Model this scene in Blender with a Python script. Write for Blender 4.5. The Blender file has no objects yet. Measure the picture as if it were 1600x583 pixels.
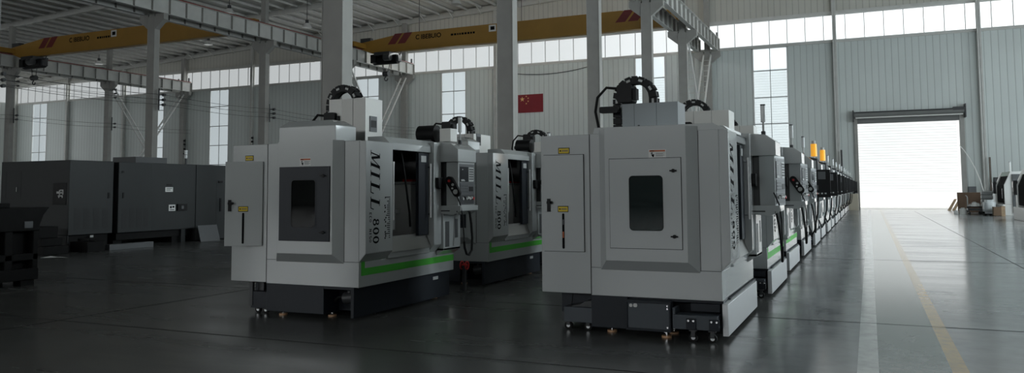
import bpy, bmesh, math, random
from mathutils import Vector, Matrix, Quaternion
random.seed(7)
SC = bpy.context.scene
COL = SC.collection
PI = math.pi

# ------------------------------------------------------------------ materials
def mat(name, color, rough=.5, metal=0., spec=.5, var=0., vscale=8., bump=0., bscale=40., coat=0.):
    m = bpy.data.materials.new(name); m.use_nodes = True
    nt = m.node_tree; b = nt.nodes['Principled BSDF']
    b.inputs['Base Color'].default_value = (*color, 1)
    b.inputs['Roughness'].default_value = rough
    b.inputs['Metallic'].default_value = metal
    b.inputs['Specular IOR Level'].default_value = spec
    b.inputs['Coat Weight'].default_value = coat; b.inputs['Coat Roughness'].default_value = .07
    if var or bump:
        tc = nt.nodes.new('ShaderNodeTexCoord')
    if var:
        n = nt.nodes.new('ShaderNodeTexNoise'); n.inputs['Scale'].default_value = vscale; n.inputs['Detail'].default_value = 5
        nt.links.new(tc.outputs['Object'], n.inputs['Vector'])
        r = nt.nodes.new('ShaderNodeMapRange'); r.inputs['From Min'].default_value = .3; r.inputs['From Max'].default_value = .7
        r.inputs['To Min'].default_value = 1 - var; r.inputs['To Max'].default_value = 1 + var
        nt.links.new(n.outputs['Fac'], r.inputs['Value'])
        x = nt.nodes.new('ShaderNodeMix'); x.data_type = 'RGBA'; x.blend_type = 'MULTIPLY'; x.inputs['Factor'].default_value = 1
        x.inputs['A'].default_value = (*color, 1)
        nt.links.new(r.outputs['Result'], x.inputs['B'])
        nt.links.new(x.outputs['Result'], b.inputs['Base Color'])
    if bump:
        n2 = nt.nodes.new('ShaderNodeTexNoise'); n2.inputs['Scale'].default_value = bscale
        nt.links.new(tc.outputs['Object'], n2.inputs['Vector'])
        bp = nt.nodes.new('ShaderNodeBump'); bp.inputs['Strength'].default_value = bump; bp.inputs['Distance'].default_value = .01
        nt.links.new(n2.outputs['Fac'], bp.inputs['Height']); nt.links.new(bp.outputs['Normal'], b.inputs['Normal'])
    return m

def ribbed(name, color, axis, period, depth=.5, rough=.5, groove=.75):
    """painted sheet metal with straight ribs across a world axis (real profile as bump, grooves in a darker tone)"""
    m = mat(name, color, rough)
    nt = m.node_tree; b = nt.nodes['Principled BSDF']
    g = nt.nodes.new('ShaderNodeNewGeometry'); s = nt.nodes.new('ShaderNodeSeparateXYZ')
    nt.links.new(g.outputs['Position'], s.inputs[0])
    d = nt.nodes.new('ShaderNodeMath'); d.operation = 'DIVIDE'; d.inputs[1].default_value = period
    nt.links.new(s.outputs[axis], d.inputs[0])
    f = nt.nodes.new('ShaderNodeMath'); f.operation = 'FRACT'; nt.links.new(d.outputs[0], f.inputs[0])
    cr = nt.nodes.new('ShaderNodeValToRGB'); cr.color_ramp.elements[0].position = .0; cr.color_ramp.elements[1].position = .10
    cr.color_ramp.elements[0].color = (0, 0, 0, 1); cr.color_ramp.elements[1].color = (1, 1, 1, 1)
    e = cr.color_ramp.elements.new(.9); e.color = (1, 1, 1, 1); e = cr.color_ramp.elements.new(1.); e.color = (0, 0, 0, 1)
    nt.links.new(f.outputs[0], cr.inputs[0])
    n = nt.nodes.new('ShaderNodeTexNoise'); n.inputs['Scale'].default_value = .25; n.inputs['Detail'].default_value = 4
    nt.links.new(g.outputs['Position'], n.inputs['Vector'])
    x = nt.nodes.new('ShaderNodeMix'); x.data_type = 'RGBA'
    x.inputs['A'].default_value = (*[c * groove for c in color], 1); x.inputs['B'].default_value = (*color, 1)
    nt.links.new(cr.outputs['Color'], x.inputs['Factor'])
    mr = nt.nodes.new('ShaderNodeMapRange'); mr.inputs['To Min'].default_value = .9; mr.inputs['To Max'].default_value = 1.1
    nt.links.new(n.outputs['Fac'], mr.inputs['Value'])
    y = nt.nodes.new('ShaderNodeMix'); y.data_type = 'RGBA'; y.blend_type = 'MULTIPLY'; y.inputs['Factor'].default_value = 1
    nt.links.new(x.outputs['Result'], y.inputs['A']); nt.links.new(mr.outputs['Result'], y.inputs['B'])
    nt.links.new(y.outputs['Result'], b.inputs['Base Color'])
    bp = nt.nodes.new('ShaderNodeBump'); bp.inputs['Strength'].default_value = depth; bp.inputs['Distance'].default_value = .02
    nt.links.new(cr.outputs['Color'], bp.inputs['Height']); nt.links.new(bp.outputs['Normal'], b.inputs['Normal'])
    return m

def pane_mat(name, tint, gloss=.06, rough=.3):
    m = bpy.data.materials.new(name); m.use_nodes = True
    nt = m.node_tree; nt.nodes.remove(nt.nodes['Principled BSDF'])
    t = nt.nodes.new('ShaderNodeBsdfTransparent'); t.inputs[0].default_value = (*tint, 1)
    g = nt.nodes.new('ShaderNodeBsdfGlossy'); g.inputs['Roughness'].default_value = rough
    x = nt.nodes.new('ShaderNodeMixShader'); x.inputs[0].default_value = gloss
    nt.links.new(t.outputs[0], x.inputs[1]); nt.links.new(g.outputs[0], x.inputs[2])
    nt.links.new(x.outputs[0], nt.nodes['Material Output'].inputs['Surface'])
    return m

def glow(name, color, strength, base=None):
    m = mat(name, base or color, .35)
    b = m.node_tree.nodes['Principled BSDF']
    b.inputs['Emission Color'].default_value = (*color, 1); b.inputs['Emission Strength'].default_value = strength
    return m

M = {}
M['wall'] = ribbed('wall_cladding', (.64, .685, .67), 'X', .45, .5, .45, .68)
M['wall_side'] = ribbed('wall_cladding_side', (.53, .55, .53), 'Y', .45, .6, .45)
M['wall_up'] = ribbed('upper_cladding', (.56, .55, .50), 'X', .45, .5, .5, .68)
M['deck'] = ribbed('roof_deck', (.58, .575, .55), 'X', .75, .8, .4, .55)
M['steel'] = mat('grey_painted_steel', (.33, .325, .305), .5, var=.06, vscale=2)
M['steel_l'] = mat('pale_painted_steel', (.60, .60, .575), .5, var=.06, vscale=2)
M['white_st'] = mat('white_painted_steel', (.74, .74, .72), .45)
M['dark_st'] = mat('dark_steel', (.045, .047, .05), .45)
M['rail_red'] = mat('red_rail_paint', (.20, .035, .03), .5)
M['crane'] = mat('yellow_crane_paint', (.37, .20, .03), .5, var=.08, vscale=.6)
M['crane_red'] = mat('red_stripe_paint', (.17, .02, .02), .5)
M['ink'] = mat('black_lettering', (.010, .010, .011), .9, spec=.05)
M['pane'] = pane_mat('window_glass', (.93, .97, .985))
M['strip_pane'] = pane_mat('strip_window_sheet', (.96, .97, .97), .04, .7)
M['alu'] = mat('window_aluminium', (.66, .66, .65), .4)
M['mullion'] = mat('window_bar', (.30, .31, .31), .4)
M['mlight'] = mat('light_grey_enamel', (.435, .455, .45), .26, coat=1.)
M['mgrey'] = mat('mid_grey_enamel', (.49, .51, .512), .26, coat=1.)
M['tgrey'] = mat('cool_grey_enamel', (.27, .285, .295), .5, spec=.3)
M['mtop'] = mat('white_enamel', (.74, .735, .70), .35)
M['navy'] = mat('dark_navy_enamel', (.016, .020, .027), .45, spec=.3, bump=.02, bscale=250)
M['navyp'] = mat('slate_blue_enamel', (.055, .066, .08), .42)
M['seam'] = mat('shadow_gap_rubber', (.02, .02, .021), .7)
M['black'] = mat('black_plastic', (.007, .007, .0075), .5, spec=.25)
M['rubber'] = mat('black_rubber', (.007, .007, .007), .6, spec=.25)
M['inside'] = mat('dark_interior_sheet', (.07, .073, .075), .4)
M['table'] = mat('cast_table_grey', (.42, .43, .43), .4)
M['chrome'] = mat('polished_steel', (.8, .8, .8), .18, 1.)
M['stainless'] = mat('brushed_stainless', (.30, .30, .29), .32, .9)
M['cover_st'] = mat('dull_stainless_cover', (.20, .20, .19), .35, .6)
M['bar'] = mat('satin_handle_bar', (.75, .75, .74), .3, .35)
M['silver'] = mat('silver_plate', (.62, .63, .64), .3, .55)
M['hglass'] = mat('dark_safety_glass', (.010, .016, .016), .06, spec=.3)
M['hglass'] = pane_mat('tinted_safety_glass', (.66, .74, .74), .04, .03)
M['hglass_l'] = pane_mat('dark_safety_glass', (.13, .14, .14), .03, .03)
M['lining'] = mat('pale_inner_sheet', (.66, .76, .75), .4)
M['green'] = mat('green_stripe_paint', (.06, .42, .035), .45)
M['yellow'] = mat('yellow_sticker', (.72, .52, .02), .5)
M['white'] = mat('white_sticker', (.75, .75, .73), .5)
M['orange_s'] = mat('orange_red_sticker', (.55, .13, .04), .5)
M['screen'] = mat('dark_lcd_screen', (.03, .033, .036), .12)
M['keys'] = mat('pale_keypad', (.50, .51, .50), .5)
M['keyd'] = mat('dark_keypad', (.09, .095, .1), .5)
M['red'] = mat('red_plastic', (.55, .03, .03), .4)
M['copper'] = mat('copper_foot_pad', (.62, .36, .20), .4)
M['amber'] = glow('amber_lamp_cover', (1, .42, .02), .55, (.9, .42, .04))
M['work_lamp'] = glow('work_lamp', (.85, .97, 1), 5.)
M['clear_lamp'] = mat('clear_lamp_cover', (.72, .74, .74), .2)
M['lathe'] = mat('dull_grey_enamel', (.029, .032, .0325), .5, spec=.3, var=.05, vscale=1.5)
M['cast'] = mat('dark_casting', (.008, .008, .008), .7, spec=.2, var=.2, vscale=6)
M['pallet'] = mat('plain_timber', (.42, .30, .19), .7, var=.15, vscale=6)
M['board'] = mat('brown_board', (.16, .10, .065), .7, var=.1, vscale=3)
M['pole_w'] = mat('weathered_timber', (.15, .125, .105), .8, var=.1)
M['wrap'] = mat('white_plastic_wrap', (.62, .65, .66), .35, bump=.5, bscale=14)
M['wrapg'] = mat('grey_plastic_wrap', (.34, .36, .36), .4, bump=.5, bscale=14)
M['box'] = mat('cardboard', (.19, .125, .08), .8)
M['matt'] = mat('matt_black_sheet', (.008, .008, .008), .9, spec=.08)
M['lgreen'] = mat('lathe_green_enamel', (.02, .13, .06), .4)
M['lwhite'] = mat('lathe_white_enamel', (.88, .88, .86), .35)
M['dgrey'] = mat('dark_grey_enamel', (.10, .105, .11), .42)
M['beige'] = mat('beige_enamel', (.55, .50, .40), .5)
M['flag_r'] = mat('red_flag_cloth', (.20, .010, .018), .7, var=.05, vscale=2)
M['flag_y'] = mat('yellow_flag_star', (.80, .58, .22), .7)
M['shutter'] = mat('grey_shutter_box', (.16, .165, .16), .5)
M['facade'] = ribbed('white_outdoor_cladding', (.70, .71, .715), 'Z', .25, .6, .6, .66)
M['plinth'] = mat('white_render', (.72, .72, .71), .8, var=.04, vscale=.5)
M['outdoor'] = mat('pale_concrete_yard', (.62, .61, .59), .9, var=.06, vscale=.3)
M['wire'] = mat('wire_sheath', (.06, .06, .06), .6)
M['paper'] = mat('white_paper', (.75, .75, .72), .8)

def floor_mat():
    m = bpy.data.materials.new('polished_concrete'); m.use_nodes = True
    nt = m.node_tree; b = nt.nodes['Principled BSDF']; L = nt.links.new
    g = nt.nodes.new('ShaderNodeNewGeometry')
    n1 = nt.nodes.new('ShaderNodeTexNoise'); n1.inputs['Scale'].default_value = .55; n1.inputs['Detail'].default_value = 8; n1.inputs['Roughness'].default_value = .65
    n2 = nt.nodes.new('ShaderNodeTexNoise'); n2.inputs['Scale'].default_value = 5.5; n2.inputs['Detail'].default_value = 6
    for n in (n1, n2): L(g.outputs['Position'], n.inputs['Vector'])
    mx = nt.nodes.new('ShaderNodeMath'); mx.operation = 'MULTIPLY_ADD'; mx.inputs[1].default_value = .35
    L(n2.outputs['Fac'], mx.inputs[0]); L(n1.outputs['Fac'], mx.inputs[2])
    cr = nt.nodes.new('ShaderNodeValToRGB'); cr.color_ramp.elements[0].position = .45; cr.color_ramp.elements[1].position = .95
    cr.color_ramp.elements[0].color = (.060, .061, .059, 1); cr.color_ramp.elements[1].color = (.12, .122, .118, 1)
    L(mx.outputs[0], cr.inputs[0])
    # aisle right of the machines: blue-grey, lightened to paint in door and sky light
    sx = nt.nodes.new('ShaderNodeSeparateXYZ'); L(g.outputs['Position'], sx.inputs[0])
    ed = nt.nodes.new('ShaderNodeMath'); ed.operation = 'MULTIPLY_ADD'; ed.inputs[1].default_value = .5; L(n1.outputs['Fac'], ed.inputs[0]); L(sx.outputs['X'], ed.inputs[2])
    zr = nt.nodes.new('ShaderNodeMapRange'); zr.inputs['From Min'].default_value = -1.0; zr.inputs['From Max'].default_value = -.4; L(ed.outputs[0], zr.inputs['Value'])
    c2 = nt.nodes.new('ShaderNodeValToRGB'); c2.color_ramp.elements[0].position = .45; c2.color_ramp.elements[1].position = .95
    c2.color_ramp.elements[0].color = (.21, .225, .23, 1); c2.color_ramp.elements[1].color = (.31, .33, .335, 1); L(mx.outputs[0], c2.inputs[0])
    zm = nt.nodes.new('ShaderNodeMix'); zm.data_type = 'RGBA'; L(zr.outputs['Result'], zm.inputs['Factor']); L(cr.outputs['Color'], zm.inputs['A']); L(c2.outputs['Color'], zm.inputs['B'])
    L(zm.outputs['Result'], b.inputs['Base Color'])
    # streaky wear in the polish, long across the aisle
    mp = nt.nodes.new('ShaderNodeMapping'); mp.inputs['Scale'].default_value = (.35, 1.6, 1)
    L(g.outputs['Position'], mp.inputs['Vector'])
    n3 = nt.nodes.new('ShaderNodeTexNoise'); n3.inputs['Scale'].default_value = 1.1; n3.inputs['Detail'].default_value = 6; n3.inputs['Roughness'].default_value = .6
    L(mp.outputs[0], n3.inputs['Vector'])
    rr = nt.nodes.new('ShaderNodeMapRange'); rr.inputs['From Min'].default_value = .3; rr.inputs['From Max'].default_value = .7
    rr.inputs['To Min'].default_value = .10; rr.inputs['To Max'].default_value = .21
    L(n3.outputs['Fac'], rr.inputs['Value'])
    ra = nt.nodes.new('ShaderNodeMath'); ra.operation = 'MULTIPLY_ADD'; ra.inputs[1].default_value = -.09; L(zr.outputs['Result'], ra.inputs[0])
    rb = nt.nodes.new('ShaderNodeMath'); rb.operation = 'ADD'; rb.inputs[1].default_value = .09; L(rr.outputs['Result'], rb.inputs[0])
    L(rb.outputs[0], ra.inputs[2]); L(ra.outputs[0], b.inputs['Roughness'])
    bp = nt.nodes.new('ShaderNodeBump'); bp.inputs['Strength'].default_value = .06; bp.inputs['Distance'].default_value = .02
    L(n3.outputs['Fac'], bp.inputs['Height']); L(bp.outputs['Normal'], b.inputs['Normal'])
    b.inputs['Specular IOR Level'].default_value = .5
    return m
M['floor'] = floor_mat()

def paint_mat(name, color, lo, rough=.22):
    """worn floor paint: noise decides how much of the colour is left"""
    m = bpy.data.materials.new(name); m.use_nodes = True
    nt = m.node_tree; b = nt.nodes['Principled BSDF']; L = nt.links.new
    g = nt.nodes.new('ShaderNodeNewGeometry')
    n = nt.nodes.new('ShaderNodeTexNoise'); n.inputs['Scale'].default_value = 4.5; n.inputs['Detail'].default_value = 9; n.inputs['Roughness'].default_value = .7
    L(g.outputs['Position'], n.inputs['Vector'])
    r = nt.nodes.new('ShaderNodeValToRGB'); r.color_ramp.elements[0].position = .36; r.color_ramp.elements[1].position = .58
    r.color_ramp.elements[0].color = (*lo, 1); r.color_ramp.elements[1].color = (*color, 1)
    L(n.outputs['Fac'], r.inputs[0]); L(r.outputs['Color'], b.inputs['Base Color'])
    b.inputs['Roughness'].default_value = rough; b.inputs['Specular IOR Level'].default_value = .55
    return m
M['p_white'] = paint_mat('worn_white_floor_paint', (.60, .63, .62), (.42, .45, .44), .17)
M['p_yellow'] = paint_mat('worn_yellow_floor_paint', (.50, .34, .12), (.36, .27, .13), .17)
M['p_green'] = paint_mat('worn_green_floor_paint', (.125, .175, .16), (.21, .24, .23), .15)
M['p_faint'] = paint_mat('worn_grey_floor_paint', (.17, .17, .165), (.12, .12, .118))

# ------------------------------------------------------------------ mesh builder
class MB:
    def __init__(s): s.v = []; s.f = []; s.m = []; s.mats = []
    def _mi(s, m):
        m = M[m] if isinstance(m, str) else m
        if m not in s.mats: s.mats.append(m)
        return s.mats.index(m)
    def add(s, vs, fs, m):
        o = len(s.v); k = s._mi(m); s.v += [tuple(p) for p in vs]
        for f in fs: s.f.append([i + o for i in f]); s.m.append(k)
        return s
    def hexa(s, p, m):      # 4 bottom, 4 top
        return s.add(p, [(3, 2, 1, 0), (4, 5, 6, 7), (0, 1, 5, 4), (1, 2, 6, 5), (2, 3, 7, 6), (3, 0, 4, 7)], m)
    def box(s, x0, x1, y0, y1, z0, z1, m):
        return s.hexa([(x0, y0, z0), (x1, y0, z0), (x1, y1, z0), (x0, y1, z0), (x0, y0, z1), (x1, y0, z1), (x1, y1, z1), (x0, y1, z1)], m)
    def frus(s, a, b, z0, z1, m):   # rectangles a, b = (x0,x1,y0,y1)
        r = lambda q, z: [(q[0], q[2], z), (q[1], q[2], z), (q[1], q[3], z), (q[0], q[3], z)]
        return s.hexa(r(a, z0) + r(b, z1), m)
    def prism(s, poly, ax, a0, a1, m):
        def P(u, v, w):
            return {'X': (w, u, v), 'Y': (u, w, v), 'Z': (u, v, w)}[ax]
        n = len(poly)
        vs = [P(u, v, a0) for u, v in poly] + [P(u, v, a1) for u, v in poly]
        fs = [list(range(n))[::-1], list(range(n, 2 * n))] + [(i, (i + 1) % n, n + (i + 1) % n, n + i) for i in range(n)]
        return s.add(vs, fs, m)
    def cyl(s, p0, p1, r0, m, n=14, r1=None):
        p0, p1 = Vector(p0), Vector(p1); d = (p1 - p0).normalized(); r1 = r0 if r1 is None else r1
        a = d.orthogonal().normalized(); b = d.cross(a)
        vs = [p0 + (a * math.cos(2 * PI * i / n) + b * math.sin(2 * PI * i / n)) * r0 for i in range(n)]
        vs += [p1 + (a * math.cos(2 * PI * i / n) + b * math.sin(2 * PI * i / n)) * r1 for i in range(n)]
        return s.add(vs, [list(range(n))[::-1], list(range(n, 2 * n))] + [(i, (i + 1) % n, n + (i + 1) % n, n + i) for i in range(n)], m)
    def tube(s, pts, r, m, n=8):
        pts = [Vector(p) for p in pts]; k = len(pts); vs = []; fs = []; a = None
        for i, p in enumerate(pts):
            d = (pts[min(i + 1, k - 1)] - pts[max(i - 1, 0)]).normalized()
            a = d.orthogonal().normalized() if a is None else (a - d * a.dot(d)).normalized()
            b = d.cross(a)
            vs += [p + (a * math.cos(2 * PI * j / n) + b * math.sin(2 * PI * j / n)) * r for j in range(n)]
        for i in range(k - 1):
            fs += [(i * n + j, i * n + (j + 1) % n, (i + 1) * n + (j + 1) % n, (i + 1) * n + j) for j in range(n)]
        fs += [list(range(n))[::-1], list(range((k - 1) * n, k * n))]
        return s.add(vs, fs, m)
    def bar(s, p0, p1, w, h, m, up=(0, 0, 1)):
        p0, p1 = Vector(p0), Vector(p1); d = (p1 - p0).normalized(); u = Vector(up)
        a = d.cross(u); a = a.normalized() if a.length > 1e-4 else d.orthogonal().normalized(); b = a.cross(d)
        q = lambda p: [p - a * w / 2 - b * h / 2, p + a * w / 2 - b * h / 2, p + a * w / 2 + b * h / 2, p - a * w / 2 + b * h / 2]
        return s.hexa(q(p0) + q(p1), m)
    def build(s, name, parent=None, bevel=0., loc=None, smooth=True):
        me = bpy.data.meshes.new(name); me.from_pydata(s.v, [], s.f)
        for m in s.mats: me.materials.append(m)
        me.polygons.foreach_set('material_index', s.m)
        bm = bmesh.new(); bm.from_mesh(me); bmesh.ops.recalc_face_normals(bm, faces=bm.faces); bm.to_mesh(me); bm.free()
        if smooth:
            me.polygons.foreach_set('use_smooth', [True] * len(me.polygons)); me.set_sharp_from_angle(angle=.6)
        o = bpy.data.objects.new(name, me); COL.objects.link(o)
        if parent: o.parent = parent
        if loc: o.location = loc
        if bevel:
            b = o.modifiers.new('bevel', 'BEVEL'); b.width = bevel; b.segments = 2; b.limit_method = 'ANGLE'; b.angle_limit = .6
        return o

def bx(name, x0, x1, y0, y1, z0, z1, m, parent=None, bevel=0.):
    return MB().box(x0, x1, y0, y1, z0, z1, m).build(name, parent, bevel)
def tag(o, label=None, cat=None, group=None, kind=None):
    if label: o['label'] = label
    if cat: o['category'] = cat
    if group: o['group'] = group
    if kind: o['kind'] = kind
    return o
def thing(name, label, cat, loc=(0, 0, 0), rz=0., group=None):
    o = bpy.data.objects.new(name, None); COL.objects.link(o); o.empty_display_size = .2
    o.location = loc; o.rotation_euler = (0, 0, rz)
    return tag(o, label, cat, group)
def struct(o, label=None, cat=None, group=None): return tag(o, label, cat, group, 'structure')
def copy_tree(o, parent=None):
    c = o.copy(); COL.objects.link(c); c.parent = parent
    for ch in list(o.children): copy_tree(ch, c)
    return c
def arc(cx, cz, r, a0, a1, n):
    return [(cx + r * math.cos(a0 + (a1 - a0) * i / n), cz + r * math.sin(a0 + (a1 - a0) * i / n)) for i in range(n + 1)]

# ------------------------------------------------------------------ hall data (metres; X along the end wall, Y down the aisle)
YW = 63.886                     # end wall
XC = [16.76, 7.37, -2.02, -11.4, -20.8, -30.2, -39.6, -49.0, -58.3, -67.7, -77.1, -86.5, -95.9]   # wall posts
XL, XR, YB = -96.2, 16.9, -60.0
FR = [YW - 9.725 * k for k in range(13)]        # column frames
ZB, ZT = 12.69, 14.73                          # strip window
roofz = lambda x: 15.5 + .0445 * (x + 95.6)
WINX = [(-93, -90.3), (-73.7, -71), (-64.3, -61.6), (-45.4, -42.7), (-35.9, -33.3), (-17.5, -14.9), (-8.05, -5.4), (10.8, 13.4)]
DOOR = (-.66, 5.95, 6.62)

# ---- walls
def wall_grid(name, us, zs, hole, place, m, mu, zsplit, topf):
    b = MB()
    for i in range(len(us) - 1):
        for j in range(len(zs) - 1):
            u0, u1, z0, z1 = us[i], us[i + 1], zs[j], zs[j + 1]
            if hole((u0 + u1) / 2, (z0 + z1) / 2): continue
            t0, t1 = (topf(u0), topf(u1)) if j == len(zs) - 2 else (z1, z1)
            p = [place(u0, 0, z0), place(u1, 0, z0), place(u1, 1, z0), place(u0, 1, z0), place(u0, 0, t0), place(u1, 0, t1), place(u1, 1, t1), place(u0, 1, t0)]
            b.hexa(p, mu if z0 >= zsplit - .01 else m)
    return struct(b.build(name, smooth=False))
def hole_back(x, z):
    if ZB < z < ZT: return True
    if DOOR[0] < x < DOOR[1] and z < DOOR[2]: return True
    return any(a < x < b and 1.2 < z < ZB - .12 for a, b in WINX)
us = sorted({XL, XR + .2, DOOR[0], DOOR[1], *[x for w in WINX for x in w], *XC[1:-1]})
wall_grid('wall_back', us, [0, 1.2, DOOR[2], ZB - .12, ZB, ZT, 99], hole_back, lambda u, d, z: (u, YW + .02 + .18 * d, z), 'wall', 'wall_up', ZT, roofz)
def side_hole(y, z):
    return ZB < z < ZT or (1.2 < z < ZB - .12 and any(abs(y - c) < 1.8 for c in SWIN))
SWIN = [YW - 9.725 * (k + .5) for k in range(5)]
ys = sorted({YB, YW + .02, *[c - 1.8 for c in SWIN], *[c + 1.8 for c in SWIN]})
wall_grid('wall_right', ys, [0, 1.2, ZB - .12, ZB, ZT, 99], side_hole, lambda u, d, z: (XR + .2 * d, u, z), 'wall_side', 'wall_side', 99, lambda u: roofz(XR))
wall_grid('wall_left', [YB, YW + .02], [0, 1.2, ZB - .12, ZB, ZT, 99], lambda y, z: ZB < z < ZT, lambda u, d, z: (XL - .2 * d, u, z), 'wall_side', 'wall_side', 99, lambda u: roofz(XL))
wall_grid('wall_front', [XL, XR + .2], [0, 99], lambda u, z: False, lambda u, d, z: (u, YB - .2 * d, z), 'wall', 'wall_up', 99, roofz)
b = MB(); b.hexa([(XL - .2, YB - .2, roofz(XL)), (XR + .2, YB - .2, roofz(XR)), (XR + .2, YW + .3, roofz(XR)), (XL - .2, YW + .3, roofz(XL)),
                  (XL - .2, YB - .2, roofz(XL) + .15), (XR + .2, YB - .2, roofz(XR) + .15), (XR + .2, YW + .3, roofz(XR) + .15), (XL - .2, YW + .3, roofz(XL) + .15)], 'deck')
struct(b.build('ceiling', smooth=False))
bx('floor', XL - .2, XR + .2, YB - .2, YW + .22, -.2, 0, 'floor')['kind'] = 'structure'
# wall girts along the foot of the strip window and a sill
# ---- windows: strip per bay, tall windows
wn = [0]
def window(x0, x1, z0, z1, cols, rows, m, ylocal=None, along='X', const=YW):
    wn[0] += 1
    f = MB(); fw = .09
    P = (lambda u0, u1, d0, d1, za, zb, mm: f.box(u0, u1, const + d0, const + d1, za, zb, mm)) if along == 'X' else \
        (lambda u0, u1, d0, d1, za, zb, mm: f.box(const + d0, const + d1, u0, u1, za, zb, mm))
    for a, c in ((x0, x0 + fw), (x1 - fw, x1)): P(a, c, -.02, .12, z0, z1, 'alu')
    for a, c in ((z0, z0 + fw), (z1 - fw, z1)): P(x0, x1, -.02, .12, a, c, 'alu')
    for c in cols: P(c - .022, c + .022, .0, .08, z0, z1, 'mullion')
    for c in rows: P(x0, x1, .0, .10, c - .035, c + .035, 'mullion')
    o = struct(f.build('window_%d' % wn[0], smooth=False))
    g = MB()
    if along == 'X': g.box(x0, x1, const + .05, const + .062, z0, z1, m)
    else: g.box(const + .05, const + .062, x0, x1, z0, z1, m)
    g.build('glass_pane', o, smooth=False)
    return o
for i in range(len(XC) - 1):
    x1, x0 = XC[i] - .02, XC[i + 1] + .02
    if i == 0: x1 = XR
    if i == len(XC) - 2: x0 = XL
    n = 7; w = 1.31
    off = x0 + (x1 - x0 - 6 * w) / 2
    window(x0, x1, ZB, ZT, [off + k * w for k in range(7)], [], 'strip_pane')
for a, c in WINX:
    window(a, c, 1.2, ZB - .12, [(a + c) / 2], [2.6, 4.55, 6.6, 8.65, 10.75], 'pane')
for c in SWIN[:]:
    window(c - 1.8, c + 1.8, 1.2, ZB - .12, [c], [2.6, 4.55, 6.6, 8.65, 10.75], 'pane', along='Y', const=XR)
window(YB, YW, ZB, ZT, [YB + 1.31 * k for k in range(1, 94)], [], 'strip_pane', along='Y', const=XR)
window(YB, YW, ZB, ZT, [YB + 1.31 * k for k in range(1, 94)], [], 'strip_pane', along='Y', const=XL - .1)
# sill and head flashings along the strip window
struct(MB().box(XL, XR, YW - .10, YW + .02, ZB - .14, ZB, 'steel_l').build('trim_1'))
struct(MB().box(XL, XR, YW - .14, YW + .02, ZT, ZT + .2, 'steel_l').build('trim_2'))
# ---- structural steel
def h_column(x, y, z0, z1, w=.58, d=.36, m='steel', name='column', parent=None):
    b = MB(); t = .02
    b.box(x - w / 2, x - w / 2 + t, y - d / 2, y + d / 2, z0, z1, m); b.box(x + w / 2 - t, x + w / 2, y - d / 2, y + d / 2, z0, z1, m)
    b.box(x - w / 2 + t, x + w / 2 - t, y - d / 2 + .012, y - d / 2 + .03, z0, z1, m)
    b.box(x - w / 2 + t, x + w / 2 - t, y + d / 2 - .03, y + d / 2 - .012, z0, z1, m)
    return b
def wall_post(x):
    b = MB(); y1 = YW - .02; y0 = y1 - .36
    b.box(x - .13, x + .13, y0, y0 + .02, 0, roofz(x) - .6, 'steel_l'); b.box(x - .13, x + .13, y1 - .02, y1, 0, roofz(x) - .6, 'steel_l')
    b.box(x - .012, x + .012, y0, y1, 0, roofz(x) - .6, 'steel_l')
    return b
RUN = [(-11.4, 'right-hand'), (-39.6, 'middle'), (-67.7, 'left-hand')]
ordw = ['first', 'second', 'third', 'fourth', 'fifth', 'sixth', 'seventh', 'eighth', 'ninth', 'tenth', 'eleventh', 'twelfth', 'thirteenth', 'fourteenth', 'fifteenth', 'sixteenth']
GOFF = .75
for ri, (rx, rn) in enumerate(RUN):
    kk = 0
    for k in range(6, -1, -1):
        y = FR[k] if k else YW - .45
        b = h_column(rx, y, 0, 12.35, .60, .40)
        b2 = h_column(rx, y, 12.35, roofz(rx) - .55, .42, .36)
        o = bpy.data.objects.new('column', None); COL.objects.link(o)
        kk += 1
        struct(o, 'grey steel column carrying the %s crane runway, %s of its line counting away from the camera' % (rn, ordw[kk - 1]), 'column', 'columns under the crane runways')
        b.build('lower_shaft', o); b2.build('upper_shaft', o)
        # bracket (corbel) both sides
        br = MB()
        for s in (-1, 1):
            br.prism([(rx + s * .30, 11.55), (rx + s * 1.0, 12.12), (rx + s * 1.0, 12.5), (rx + s * .30, 12.5)], 'Y', y - .17, y + .17, 'steel')
        br.build('bracket', o)
# runway girders: I-beams with stiffeners and a red rail
for ri, (rx, rn) in enumerate(RUN):
    for s in (-1, 1):
        x = rx + s * GOFF; y0, y1 = (-8., YW - .15); z0, z1 = 12.5, 13.5
        mm = 'steel_l'
        o = thing('crane_runway_beam', '%s plate girder with stiffeners and red rail on the %s column line' % ('aisle-side' if s > 0 else 'far-side', rn), 'crane runway', group='crane runway girders')
        tag(o, kind='structure')
        b = MB(); b.box(x - .008, x + .008, y0, y1, z0, z1, mm); b.box(x - .16, x + .16, y0, y1, z0, z0 + .02, mm); b.box(x - .2, x + .2, y0, y1, z1 - .02, z1, mm)
        y = y1
        while y > y0:
            b.box(x - .17, x + .17, y - .012, y, z0, z1, 'steel'); y -= 1.3
        b.build('girder', o, smooth=False)
        r = MB(); r.box(x - .04, x + .04, y0, y1, z1, z1 + .12, 'rail_red'); r.build('rail', o, smooth=False)
        e = MB(); e.box(x - .05, x + .05, y1 - .35, y1 - .2, z1 + .12, z1 + .5, 'dark_st'); e.build('end_stop', o)
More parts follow.
